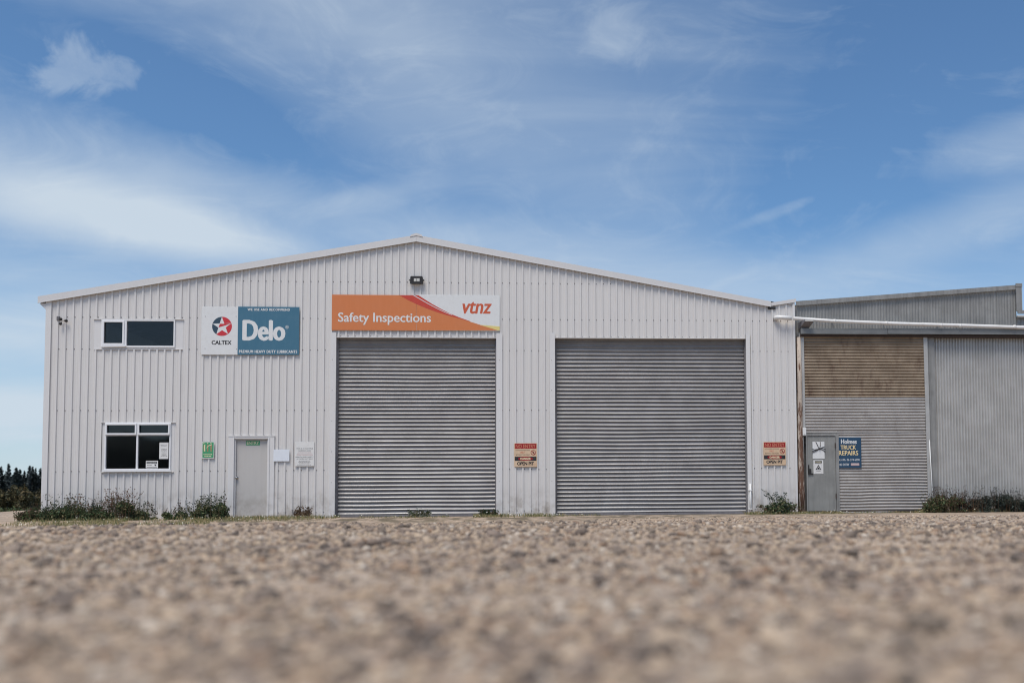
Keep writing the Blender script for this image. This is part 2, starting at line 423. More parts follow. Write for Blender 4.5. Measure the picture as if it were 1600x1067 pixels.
def build_ground():
    xs = np.concatenate([[-1500, -600, -250, -120, -70, -45], np.arange(-34, -12, .35), np.arange(-12, 12, .09), np.arange(12, 30, .5), [35, 50, 80, 150, 300, 700, 1500]])
    ys = np.concatenate([[-400, -120, -60, -40, -32, -28, -26.5], np.arange(-25.5, -18, .035), np.arange(-18, -8, .07), np.arange(-8, 1, .12), np.arange(1, 14, .5), [16, 20, 26, 34, 45, 60, 90, 140, 220, 320, 500, 900, 2500]])
    X, Y = np.meshgrid(xs, ys); Z = gz(X, Y)
    v = np.stack([X, Y, Z], -1).reshape(-1, 3); nx, ny = len(xs), len(ys)
    i = (np.arange(ny-1)[:, None]*nx+np.arange(nx-1)).ravel()
    f = np.stack([i, i+1, i+nx+1, i+nx], -1)
    me = bpy.data.meshes.new('gravel_yard'); me.vertices.add(len(v)); me.vertices.foreach_set('co', v.ravel())
    me.loops.add(f.size); me.loops.foreach_set('vertex_index', f.ravel().astype(np.int32))
    me.polygons.add(len(f)); me.polygons.foreach_set('loop_start', np.arange(0, f.size, 4, dtype=np.int32))
    me.update(calc_edges=True); me.polygons.foreach_set('use_smooth', np.ones(len(f), bool))
    me.materials.append(GRAVEL)
    o = bpy.data.objects.new('gravel_yard', me); COL.objects.link(o)
    tag(o, 'pale brown gravel yard in front of the warehouse', 'ground', 'structure')
build_ground()

def build_added_hill():  # unseen hill, made up behind the camera to darken what the windows reflect
    rr_ = np.random.default_rng(3); V = []; F = []; xs = np.linspace(-420, 420, 240)
    for k, (y, f_) in enumerate(((-150, 0), (-165, .75), (-185, 1), (-230, .8))):
        for x in xs: V.append((x, y+8*float(vnoise(x*.03, k)), -1+f_*(19+7*float(vnoise(x*.02, 3))+3.5*float(vnoise(x*.3, 9+k)))*1.0))
    n = len(xs)
    for k in range(3):
        for i in range(n-1): a = k*n+i; F.append((a, a+n, a+n+1, a+1))
    me = bpy.data.meshes.new('added_unseen_hill'); me.from_pydata(V, [], F)
    me.materials.append(mat('added_unseen_hill', (.03, .035, .02), .9, fn=m_print((.028, .034, .018), .5, (.05, .05, .025), .15)))
    o = bpy.data.objects.new('added_unseen_hill', me); COL.objects.link(o); tag(o, 'dark wooded hill added out of view behind the viewer to darken window reflections', 'hill', 'structure')
build_added_hill()

def ico(sub):
    import bmesh
    bm = bmesh.new(); bmesh.ops.create_icosphere(bm, subdivisions=sub, radius=1)
    v = np.array([q.co[:] for q in bm.verts]); f = np.array([[q.index for q in p.verts] for p in bm.faces]); bm.free()
    return v, f
def stones(name, label, P, size, sub, colors, seed):
    r = np.random.default_rng(seed); bv, bf = ico(sub); n = len(P); m = len(bv)
    V = np.repeat(bv[None], n, 0)*(1+r.uniform(-.22, .22, (n, m, 1)))
    sc = np.stack([r.uniform(.75, 1.35, n), r.uniform(.75, 1.35, n), r.uniform(.42, .85, n)], -1)
    V = V*sc[:, None]
    # random tilt then spin
    t = r.uniform(-.5, .5, n); c, s = np.cos(t)[:, None], np.sin(t)[:, None]
    V = np.stack([V[..., 0], V[..., 1]*c-V[..., 2]*s, V[..., 1]*s+V[..., 2]*c], -1)
    t = r.uniform(0, 6.283, n); c, s = np.cos(t)[:, None], np.sin(t)[:, None]
    V = np.stack([V[..., 0]*c-V[..., 1]*s, V[..., 0]*s+V[..., 1]*c, V[..., 2]], -1)
    V = V*size[:, None, None]*.5
    Z = gz(P[:, 0], P[:, 1])+size*.12
    V = V+np.stack([P[:, 0], P[:, 1], Z], -1)[:, None]
    F = (bf[None]+(np.arange(n)*m)[:, None, None]).reshape(-1, 3)
    me = bpy.data.meshes.new(name); me.vertices.add(n*m); me.vertices.foreach_set('co', V.astype(np.float32).ravel())
    me.loops.add(F.size); me.loops.foreach_set('vertex_index', F.ravel().astype(np.int32))
    me.polygons.add(len(F)); me.polygons.foreach_set('loop_start', np.arange(0, F.size, 3, dtype=np.int32))
    me.update(calc_edges=True)
    at = me.color_attributes.new('col', 'FLOAT_COLOR', 'POINT')
    cc = np.concatenate([np.repeat(colors, m, 0), np.ones((n*m, 1))], 1)
    at.data.foreach_set('color', cc.astype(np.float32).ravel())
    me.materials.append(STONE)
    o = bpy.data.objects.new(name, me); COL.objects.link(o); tag(o, label, 'gravel', 'stuff')
    return o
PAL = np.array([(.45, .33, .23), (.36, .265, .19), (.21, .16, .13), (.54, .415, .295), (.12, .095, .082), (.60, .52, .43), (.29, .185, .12), (.06, .05, .047), (.46, .34, .235)])
PW = np.array([.17, .15, .14, .13, .12, .09, .07, .05, .08])
def ring(d0, d1, dens, seed, ang=0.78):
    r = np.random.default_rng(seed); n = int(dens*ang*(d1*d1-d0*d0)/1.0)
    d = np.sqrt(r.uniform(d0*d0, d1*d1, n)); a = r.uniform(-ang, ang, n)+.03
    P = np.stack([np.sin(a)*d, -DIST+np.cos(a)*d], -1)
    return P[P[:, 1] < -1.6], r
def lay_stones():
    for i, (d0, d1, dens, s0, s1, sub) in enumerate([(0.6, 2.6, 1300, .010, .040, 2), (2.6, 6, 420, .012, .045, 1), (6, 12, 190, .018, .060, 1), (12, 23.2, 42, .022, .06, 1)]):
        P, r = ring(d0, d1, dens, 20+i); n = len(P)
        size = s0+(s1-s0)*r.random(n)**2.6
        col = PAL[r.choice(len(PAL), n, p=PW)]*r.uniform(.85, 1.15, (n, 1))
        stones('loose_gravel', ['loose gravel stones close to the camera', 'loose gravel stones in the near yard', 'loose gravel stones in the middle of the yard', 'sparser gravel stones towards the buildings'][i], P, size, sub, col, 40+i)
    P, r = ring(1.0, 15, 11, 31); n = len(P)
    stones('loose_rock', 'scattered larger dark stones lying on the gravel', P, r.uniform(.03, .085, n)*r.uniform(.7, 1.1, n), 2, PAL[r.choice([2, 4, 4, 6, 7], n)]*r.uniform(.7, 1.1, (n, 1)), 50)
lay_stones()

# ------------------------------------------------------------------ warehouse
U0, U1 = W(70, 640)[0], W(1244, 640)[0]
uR = W(651, 450)[0]                                     # ridge
zR = W(651, 377)[1]
zL = W(76, 470.5)[1]; uL = W(76, 470)[0]
uV, zV = W(1197, 477.5); uW, zW = W(1243, 472)
def top(u):
    if u <= uR: return zL+(zR-zL)*(u-uL)/(uR-uL)
    if u <= uV: return zR+(zV-zR)*(u-uR)/(uV-uR)
    return zV+(zW-zV)*(u-uV)/(uW-uV)
WIN1 = R(147.5, 499, 286, 546); WIN2 = R(159, 660, 272.5, 737.5)
PDOOR = R(357.5, 682.5, 428, 809); RD1 = R(524.5, 527.5, 775.5, 807); RD2 = R(867.5, 528.5, 1167, 804)
PDOOR = (PDOOR[0], PDOOR[1], -.3, PDOOR[3]); 
OPEN = [WIN1, WIN2, PDOOR, (RD1[0], RD1[1], -.3, RD1[3]), (RD2[0], RD2[1], -.3, RD2[3])]
WH = thing('warehouse', 'large white ribbed steel warehouse with a low gable and two roller doors', 'warehouse', ((U0+U1)/2, 8, 0))
PITCH = (W(1175, 600)[0]-W(88.3, 600)[0])/94.0
_rib0 = W(88.3, 600)[0]
def rib_profile(u0, u1):
    """(u, depth) points of the ribbed sheet between u0 and u1"""
    pts = []
    k0 = math.floor((u0-_rib0)/PITCH)-1; k1 = math.ceil((u1-_rib0)/PITCH)+1
    for k in range(k0, k1+1):
        c = _rib0+k*PITCH; m_ = c+PITCH/2
        pts += [(c-.028, 0), (c-.019, .027), (c+.019, .027), (c+.028, 0)]
        for q in (-.026, .026): pts += [(m_+q-.007, 0), (m_+q, .0028), (m_+q+.007, 0)]
    pts.sort()
    us = [p[0] for p in pts]; ds = [p[1] for p in pts]
    out = [(u, d) for u, d in pts if u0 < u < u1]
    cuts = [u0, u1]+[e for o_ in OPEN for e in o_[:2] if u0 < e < u1]+[q for q in (uR, uV) if u0 < q < u1]
    out += [(c, float(np.interp(c, us, ds))) for c in cuts]
    return sorted(set(out))
def cladding():
    sheet = 4*PITCH
    k = math.floor((U0-_rib0+PITCH/2)/sheet)-1; i = 0
    while True:
        a = _rib0+PITCH*.32+k*sheet; b = a+sheet+.03; k += 1
        if b < U0+.02: continue
        if a > U1: break
        a = max(a, U0); b = min(b, U1); off = -.0012 if i % 2 else 0; i += 1
        pr = rib_profile(a, b); quads = []; prev = []
        for (ua, da), (ub, db) in zip(pr, pr[1:]):
            if ub-ua < 1e-5: continue
            um = (ua+ub)/2; segs = []; z = -.12
            for o_ in sorted([q for q in OPEN if q[0] < um < q[1]], key=lambda q: q[2]):
                if o_[2] > z: segs.append((z, o_[2]))
                z = o_[3]
            segs.append((z, None)); cur = []
            for s0, s1 in segs:
                ta, tb = (top(ua), top(ub)) if s1 is None else (s1, s1)
                links = [q for q in prev if q[0] < tb and q[1] > s0]
                grp = links[0][2] if links else len(quads)
                for q in links[1:]:                  # merge islands that meet here
                    if q[2] != grp:
                        old = q[2]; quads = [(grp if g_ == old else g_, f_) for g_, f_ in quads]
                        prev = [(p0, p1, grp if g_ == old else g_) for p0, p1, g_ in prev]; cur = [(p0, p1, grp if g_ == old else g_) for p0, p1, g_ in cur]
                quads.append((grp, [(ua, off-da, s0), (ub, off-db, s0), (ub, off-db, tb), (ua, off-da, ta)])); cur.append((s0, tb, grp))
            prev = cur
        for grp in sorted({q[0] for q in quads}):
            mb = MB()
            for g_, f_ in quads:
                if g_ == grp: mb.face(f_)
            mb.build('cladding_sheet', PAINT, WH)
cladding()
# screws in rows
def screws():
    mb = MB()
    rows = [W(500, y_)[1] for y_ in (440, 497.5, 546.5, 641, 734.5, 800)]
    k = 0
    while _rib0+k*PITCH < U1:
        u = _rib0+k*PITCH+.036; k += 1
        for z in rows:
            if z > top(u)-.15: continue
            if any(o_[0]-.05 < u < o_[1]+.05 and o_[2] < z < o_[3]+.02 for o_ in OPEN): continue
            s_ = .009; z_ = z+random.uniform(-.004, .004)
            mb.box(u-s_, u+s_, -.008, -.0005, z_-s_, z_+s_)
    for o_ in OPEN:
        z = o_[3]+.035; u = _rib0
        while u < U1:
            if o_[0] < u < o_[1] and o_ not in (WIN1, WIN2): mb.box(u+.04, u+.052, -.008, -.0005, z-.006, z+.006)
            u += PITCH
    for u in (RD1[0]-.085, RD1[1]+.085, RD2[0]-.085):
        z = .1
        while z < 4.5: mb.box(u-.006, u+.006, -.036, -.030, z-.006, z+.006); z += .75
    o = mb.build('screw_row', SCREW, WH); o['kind'] = 'stuff'
screws()
# barge flashings
def strip(p0, p1, h, y0, y1, drop=0.0):
    (a, za), (b, zb) = p0, p1
    mb = MB(); mb.prism([(a, za-drop), (b, zb-drop), (b, zb+h), (a, za+h)], y0, y1); return mb
BH = .135
uE, zE = W(61.5, 474)[0], W(61.5, 474)[1]
mb = strip((uE, top(uL)-(uL-uE)*(zR-zL)/(uR-uL)-.005), (uR, zR), BH, -.075, -.045); mb.box(0, 0, 0, 0, 0, 0); 
mb = MB(); sl = (zR-zL)/(uR-uL); zEe = zL-(uL-uE)*sl
mb.prism([(uE, zEe-.015), (uR-.001, zR-.015), (uR-.001, zR+BH), (uE, zEe+BH)], -.078, -.030)
mb.prism([(uE, zEe-.028), (uR-.001, zR-.028), (uR-.001, zR-.017), (uE, zEe-.017)], -.086, -.070)
mb.build('barge_flashing', BARGE, WH)
uB, zB = W(1204, 478.5); slr = (zV-zR)/(uV-uR); zB = zR+slr*(uB-uR)
mb = MB()
mb.prism([(uR+.001, zR-.015), (uB, zB-.015), (uB, zB+BH-.02), (uR+.001, zR+BH)], -.078, -.030)
mb.prism([(uR+.001, zR-.028), (uB, zB-.028), (uB, zB-.017), (uR+.001, zR-.017)], -.086, -.070)
mb.build('barge_flashing', BARGE, WH)
mb = MB(); mb.prism([(uR-.16, zR+BH-.05), (uR-.13, zR+BH+.005), (uR, zR+BH+.045), (uR+.13, zR+BH+.005), (uR+.16, zR+BH-.05), (uR, zR+BH-.015)], -.09, -.079)
mb.build('ridge_cap', BARGE, WH)
mb = MB(); mb.prism([(uB-.02, zB+.0), (uW, top(uW)-.01), (uW, top(uW)+.075), (uB-.02, zB+.085)], -.055, -.0285)
mb.build('valley_flashing', BARGE, WH)
mb = MB(); mb.box(uB-.07, uB+.12, -.04, .0, zB-.075, zB-.018)
mb.build('valley_gutter_end', LAMPB, WH)
# eave soffit return on the left with the gutter running back
mb = MB()
mb.prism([(uE+.02, zEe-.03), (uL-.005, zEe-.02), (uL-.005, zEe-.20), (uL-.03, zEe-.19)], -.028, 20)
mb.build('eave_gutter', FLASH, WH)
# corner flashings
cL = R(69.5, 475, 77.5, 812); uc0 = W(71, 640)[0]-.03; uc1 = uc0+.125
mb = MB(); mb.box(uc0, uc1, -.034, -.028, -.12, zL-.005); mb.box(uc0-.004, uc0, -.034, .10, -.12, zL-.03)
mb.build('corner_flashing', FLASH, WH)
uc2 = W(1243, 640)[0]
mb = MB(); mb.box(uc2-.03, uc2+.012, -.033, -.028, -.05, top(uc2)-.02); mb.box(uc2+.012, uc2+.017, -.033, .14, -.05, top(uc2)-.02)
mb.build('corner_flashing', FLASH, WH)
# roofs, side and rear walls, floor slab
dp = 22.0
mb = MB(); t_ = .06
mb.face([(uE, -.03, zEe+BH-.02), (uR, -.03, zR+BH-.02), (uR, dp, zR+BH-.02), (uE, dp, zEe+BH-.02)])
mb.face([(uE, -.03, zEe), (uE, dp, zEe), (uR, dp, zR), (uR, -.03, zR)])
mb.build('roof', GALV, WH)
mb = MB()
mb.face([(uR, -.03, zR+BH-.02), (uB, -.03, zB+BH-.03), (uB, dp, zB+BH-.03), (uR, dp, zR+BH-.02)])
mb.face([(uR, -.03, zR), (uR, dp, zR), (uW, dp, zV), (uW, -.03, zV)])
mb.build('roof', GALV, WH)
mb = MB(); x_ = U0+.02; y_ = .1
while y_ < dp:
    mb.box(x_-.03, x_, y_, y_+.025, -.12, zL-.02); y_ += PITCH
mb.box(x_, x_+.05, .1, dp, -.12, zL); mb.box(x_, U1, dp, dp+.05, -.12, zL); mb.box(U1-.02, U1, .0, dp, -.12, zV-.02)
mb.build('outer_wall', PAINT, WH)
mb = MB(); mb.box(U0+.05, U1-.05, .42, dp, -.10, .03)
mb.build('floor_slab', CONC, WH)
# liner behind the cladding, with the openings cut out
def liner():
    mb = MB(); ed = sorted({U0+.03, U1-.03, uR, uV, *[e for o_ in OPEN for e in o_[:2]]})
    for a, b in zip(ed, ed[1:]):
        if a < U0+.02 or b > U1: continue
        m_ = (a+b)/2; z = -.12; segs = []
        for o_ in sorted([q for q in OPEN if q[0] < m_ < q[1]], key=lambda q: q[2]):
            if o_[2] > z: segs.append((z, o_[2], o_[2]))
            z = o_[3]
        segs.append((z, top(a)-.02, top(b)-.02))
        for s0, ta, tb in segs: mb.prism([(a, s0), (b, s0), (b, tb), (a, ta)], .03, .06)
    mb.build('wall_liner', DARK, WH)
liner()

# windows ------------------------------------------------------------
def frame_bars(mb, x0, x1, z0, z1, wd, y0, y1, wb=None):
    wb = wb or wd
    mb.box(x0, x1, y0, y1, z1-wd, z1); mb.box(x0, x1, y0, y1, z0, z0+wb)
    mb.box(x0, x0+wd, y0+.001, y1, z0+wb, z1-wd); mb.box(x1-wd, x1, y0+.001, y1, z0+wb, z1-wd)
def surround(o_, inner, parent, hd=.012):
    """flat flashing panel around a window"""
    mb = MB(); x0, x1, z0, z1 = o_; a, b, c, d = inner
    mb.box(x0, a, -.004, .01, z0, z1); mb.box(b, x1, -.004, .01, z0, z1)
    mb.box(a, b, -.004, .01, z0, c); mb.box(a, b, -.004, .01, d, z1)
    mb.box(x0-.02, x1+.02, -.034, -.004, z1-.010, z1+.004)        # head flashing lip
    mb.box(x0, x1, -.030, -.004, z0-.004, z0+.006)                 # foot flashing lip
    return mb.build('window_flashing', FLASH, parent)
def window(px, bars, opening):
    x0, x1, z0, z1 = R(*px)
    f = MB()
    frame_bars(f, x0, x1, z0, z1, .045, -.05, .03, .05)
    fr = None
    return x0, x1, z0, z1, f
# upper window
wa = MB(); x0, x1, z0, z1 = R(159, 500, 274, 543)
surround(WIN1, (x0, x1, z0, z1), WH)
xm0, xm1 = W(193, 520)[0], W(198.7, 520)[0]
f = MB(); frame_bars(f, x0, x1, z0, z1, .032, -.035, .05, .04); f.box(xm0+.02, xm1-.0, -.0335, .049, z0+.04, z1-.032)
win = f.build('window', ALU, WH, bevel=.004)
sx0, sx1 = x0+.03, xm0+.035
f = MB(); frame_bars(f, sx0, sx1, z0+.05, z1-.025, .04, -.055, -.015, .045); f.build('sash', ALU, win, bevel=.004).parent = win
f = MB(); f.prism([(sx0, z0+.0), (sx1+.05, z0+.012), (sx1+.05, z0+.045), (sx0, z0+.045)], -.07, -.036); f.build('sill', ALU, win)
for a, b in ((sx0+.03, sx1-.03), (xm1-.005, x1-.028)):
    f = MB(); f.box(a, b, .0, .006, z0+.035, z1-.03); f.build('pane', GLASS, win)
# lower window
x0, x1, z0, z1 = R(164, 660.5, 267.5, 735)
surround(WIN2, (x0, x1, z0, z1), WH)
zt = W(210, 679.5)[1]; xm = W(215.2, 690)[0]
f = MB(); frame_bars(f, x0, x1, z0, z1, .035, -.035, .05, .045)
f.box(xm-.022, xm+.022, -.0335, .049, z0+.045, z1-.035); f.box(x0+.035, xm-.022, -.034, .048, zt-.02, zt+.02); f.box(xm+.022, x1-.035, -.034, .048, zt-.02, zt+.02)
win2 = f.build('window', ALU, WH, bevel=.004)
for a, b in ((x0+.02, xm-.012), (xm+.012, x1-.02)):
    f = MB(); frame_bars(f, a, b, zt+.004, z1-.02, .038, -.062, -.036); f.build('sash', ALU, win2, bevel=.004)
    f = MB(); f.box(a+.03, b-.03, .0, .006, zt+.012, z1-.03); f.build('pane', GLASS, win2)
    f = MB(); f.box(a, b, .001, .007, z0+.03, zt-.012); f.build('pane', GLASS, win2)
f = MB(); f.prism([(x0-.03, z0-.03), (x1+.03, z0-.03), (x1+.01, z0+.03), (x0-.01, z0+.03)], -.075, -.036); f.build('sill', ALU, win2)

# personnel door -------------------------------------------------------
dx0, dx1, dz0, dz1 = R(366, 685, 419, 809)
dz0 = .012
f = MB()
f.box(PDOOR[0]-.01, dx0, -.036, .0, -.06, dz1+.05); f.box(dx1, PDOOR[1]+.01, -.036, .0, -.06, dz1+.05)
f.box(dx0-.035, dx0+.0, -.052, -.036, -.06, dz1+.02); f.box(dx1, dx1+.035, -.052, -.036, -.06, dz1+.02)
f.box(PDOOR[0]-.02, PDOOR[1]+.02, -.045, .0, dz1+.05, dz1+.066)
f.box(dx0, dx1, -.034, .0, dz1, dz1+.05)
f.box(dx0-.0, dx0+.03, .0, .11, 0, dz1); f.box(dx1-.03, dx1, .0, .11, 0, dz1); f.box(dx0+.03, dx1-.03, .0, .11, dz1-.03, dz1)
f.box(dx0, dx1, .0, .2, -.08, dz0-.003)
f.build('door_frame', FLASH, WH)
f = MB(); f.box(dx0+.033, dx1-.033, .045, .085, dz0, dz1-.034)
door = f.build('door', DOORP, WH, bevel=.003)
kx, kz = W(369.3, 746)
f = MB(); f.tube([(kx, .045, kz), (kx, .035, kz), (kx, .034, kz), (kx, .01, kz), (kx, -.0, kz), (kx, -.02, kz), (kx, -.03, kz)], [.035, .035, .013, .013, .027, .027, .016], 16)
f.build('handle', CHROME, door, smooth=True)

# roller doors ---------------------------------------------------------
def roller(o_, name='roller_door'):
    x0, x1, z0, z1 = o_; z0 = .0
    P = .0985; n = int((z1+.15-z0-.06)/P); segs = 20; mb = MB()
    xs = np.linspace(x0+.03, x1-.03, 26); rows = []
    nz = n*segs
    for j in range(nz+1):
        t = j/segs; z = z0+.06+t*P; ph = t-math.floor(t)
        d = float(np.interp(ph, [0, .10, .17, .24, .40, .56, .66, .74, .80, .88, 1.0], [-.034, .008, .018, .016, .002, -.014, -.026, -.020, -.020, -.032, -.034]))
        rows.append((z, d))
    X = xs
    lat = int(t)
    for z, d in rows:
        k = (z-z0)/P
        sag = .004*np.sin(X*.9+k*.15)+.003*vnoise(X*1.5, np.full_like(X, k*.6))
        dz = .006*vnoise(X*.8+3, np.full_like(X, k*.35))*2
        for cx_, ck, am in ((.35, 31, .012), (.62, 14, .016), (.74, 11, .012), (.22, 6, .010)):
            xc_ = x0+(x1-x0)*cx_; sag = sag+am*np.exp(-((X-xc_)/.28)**2-((k-ck)/1.6)**2)
        for xx, s_, q in zip(X, sag, dz): mb.v.append((xx, .14-d+s_, z+q))
    m = len(X)
    for j in range(nz):
        for i in range(m-1):
            a = j*m+i; mb.f.append((a, a+1, a+m+1, a+m)); mb.mi.append(0)
    rd = mb.build(name, ROLLER, WH, smooth=True)
    f = MB(); f.box(x0+.03, x1-.03, .115, .165, z0+.005, z0+.058); f.build('bottom_rail', GUIDE, rd, bevel=.004)
    f = MB(); f.box(x0+.0, x0+.035, .09, .19, -.02, z1+.1); f.build('guide', GUIDE, rd)
    f = MB(); f.box(x1-.035, x1, .09, .19, -.02, z1+.1); f.build('guide', GUIDE, rd)
    f = MB(); f.box(x0, x1, .0, .2, -.10, .004); f.build('threshold', CONC, rd)
    # jamb and head flashings
    f = MB()
    f.box(x0-.135, x0, -.032, -.027, -.06, z1+.12); f.box(x0-.005, x0, -.027, .09, -.06, z1+.0); f.build('jamb_flashing', FLASH, WH)
    f = MB(); wd = .15 if o_ is RD1 else .10
    f.box(x1, x1+wd, -.032, -.027, -.06, z1+.12); f.box(x1, x1+.005, -.027, .09, -.06, z1+.0); f.build('jamb_flashing', FLASH, WH)
    f = MB(); f.box(x0, x1, -.030, .09, z1-.006, z1); f.box(x0, x1, .09, .10, z1-.006, z1+.3); f.build('head_flashing', FLASH, WH)
    f = MB(); f.box(x0-.1, x1+.1, .2, .75, z1-.05, z1+.5); f.build('drum_cover', DARK, rd)
    return rd
roller(RD1); roller(RD2)

# ------------------------------------------------------------------ wall furniture
def onwall(name, label, cat, px, Y=-.034, group=None):
    u0, u1, z0, z1 = R(*px)
    return thing(name, label, cat, ((u0+u1)/2, Y, z0), group), (u0, u1, z0, z1)
def T(s, px, Y, m, parent, **k): return text(s, R(*px), Y, m, parent, **k)
def dashes(px, Y, m, parent, rows, fill=.85, name='small_print', seed=1):
    """unreadable rows of small print"""
    r = random.Random(seed); u0, u1, z0, z1 = R(*px); mb = MB(); h = (z1-z0)/rows
    for i in range(rows):
        zc = z1-(i+.5)*h; ins = r.uniform(0, .16)*(u1-u0); u = u0+ins; e = u1-ins
        while u < e-.004:
            w_ = r.uniform(.010, .035); w_ = min(w_, e-u)
            mb.box(u, u+w_, Y, Y+.0006, zc-h*.22, zc+h*.22); u += w_+r.uniform(.005, .009)
    o = mb.build(name, m, parent); o['kind'] = 'stuff'; return o
def board(px, Y, th, m, parent, name='board', bevel=.002):
    u0, u1, z0, z1 = R(*px); mb = MB(); mb.box(u0, u1, Y, Y+th, z0, z1); return mb.build(name, m, parent, bevel=bevel)
def poly(pts, Y, m, parent, name, th=.0006):
    mb = MB(); mb.prism([W(*p) for p in pts], Y, Y+th); return mb.build(name, m, parent)
YB = -.036                                            # back of things screwed to the rib tops

# teal and white lubricant sign
s, _ = onwall('wall_sign', 'white and teal oil sign with red star roundel beside the small upper window', 'sign', (315.5, 480, 468.3, 554.7), YB)
board((315.5, 480, 372.6, 554.7), YB-.012, .012, WHITE, s, 'white_panel')
board((372.7, 480, 468.3, 554.9), YB-.013, .012, TEAL, s, 'teal_panel')
for a_, b_ in ((322, 495), (370, 495), (321.5, 545), (370.5, 546)):
    q = W(a_, b_); mb = MB(); mb.tube([(q[0], YB-.012, q[1]), (q[0], YB-.016, q[1])], .009, 8); mb.build('screw', SCREW, s)
Yp = YB-.0146
T('Delo', (381.5, 501.4, 445.2, 532.2), Yp, WHITE, s, bold=.055)
T('®', (446.8, 509, 452, 514.4), Yp, WHITE, s)
T('WE USE AND RECOMMEND', (388, 482.6, 453.8, 486.3), Yp, WHITE, s, bold=.05, space=1.15)
T('PREMIUM HEAVY DUTY LUBRICANTS', (374.7, 547.6, 465, 552), Yp, WHITE, s, bold=.05, space=1.15)
Yp = YB-.0136
T('CALTEX', (332, 532.6, 362.6, 538.8), Yp, BLACK, s, bold=.05)
cx, cz = W(348, 510.5); rr = W(363.4, 510.5)[0]-cx
star = [(math.cos(math.pi/2-.0+k*math.pi/5)*(rr*.985 if k % 2 == 0 else rr*.40), math.sin(math.pi/2+k*math.pi/5)*(rr*.985 if k % 2 == 0 else rr*.40)) for k in range(10)]
star = [(cx+math.cos(math.pi/2+.03+k*math.pi/5)*(rr*.99 if k % 2 == 0 else rr*.40), cz+math.sin(math.pi/2+.03+k*math.pi/5)*(rr*.99 if k % 2 == 0 else rr*.40)) for k in range(10)]
def arc(a0, a1, n=14): return [(cx+rr*math.cos(a0+(a1-a0)*i/n), cz+rr*math.sin(a0+(a1-a0)*i/n)) for i in range(n+1)]
def tip(k): return math.pi/2+.03+k*math.pi/5
mb = MB()
for k in (0, 2): mb.prism([*arc(tip(k), tip(k+2)), star[(k+1) % 10]], Yp, Yp+.0006)
mb.build('logo_dark_part', LNAVY, s)
mb = MB()
for k in (4, 6, 8): mb.prism([*arc(tip(k), tip(k+2)), star[(k+1) % 10]], Yp, Yp+.0006)
mb.prism([star[9], (cx+rr*.22, cz+rr*.27), (cx-rr*.22, cz+rr*.27), (cx-rr*.36, cz-rr*.12), (cx+rr*.82, cz+rr*.27)], Yp, Yp+.0006)
mb.build('logo_red_part', LRED, s)

# orange sign above the left roller door
s, _ = onwall('wall_sign', 'long orange and white inspection sign above the left roller door', 'sign', (519.5, 461.5, 781, 517), YB)
board((519.3, 461.5, 650.8, 516.7), YB-.016, .016, ORANGE, s, 'orange_panel')
board((651, 461.6, 781.2, 517.2), YB-.016, .016, WHITE, s, 'white_panel')
low = [(624.5, 462), (637, 469), (651, 475.8), (668, 483), (685, 489), (700, 493.5), (718, 498.2), (735, 503.2), (752, 508.6), (768, 513.6), (778.5, 516.9)]
upp = [(654.3, 462), (664, 468.3), (676, 475.8), (690, 483.6), (703, 490.3), (718, 496.5), (735, 502.6), (752, 508.3)]
poly([(651.1, 475.8)]+low[3:]+[(651.1, 516.9)], YB-.0168, ORANGE, s, 'orange_sweep')
poly(low[:8]+upp[6::-1], YB-.0176, SRED, s, 'red_sweep')
ln = [(645.5, 462), (655, 467.5), (668, 475), (682, 482.4), (696, 489), (706, 492.8)]
poly(ln+[(p[0]+1.7, p[1]-.2) for p in ln[::-1]], YB-.0184, WHITE, s, 'white_line')
poly([(750, 508.2), (781, 510.6), (781, 517), (778.5, 516.9), (768, 513.6), (752, 508.8)], YB-.0170, YEL, s, 'yellow_sweep')
T('Safety Inspections', (529.3, 489.5, 673.6, 508.2), YB-.0186, OFFW, s, bold=.02)
T('vtnz', (723.5, 472.6, 768.3, 490.6), YB-.0176, ORED, s, bold=.04, shear=.22)

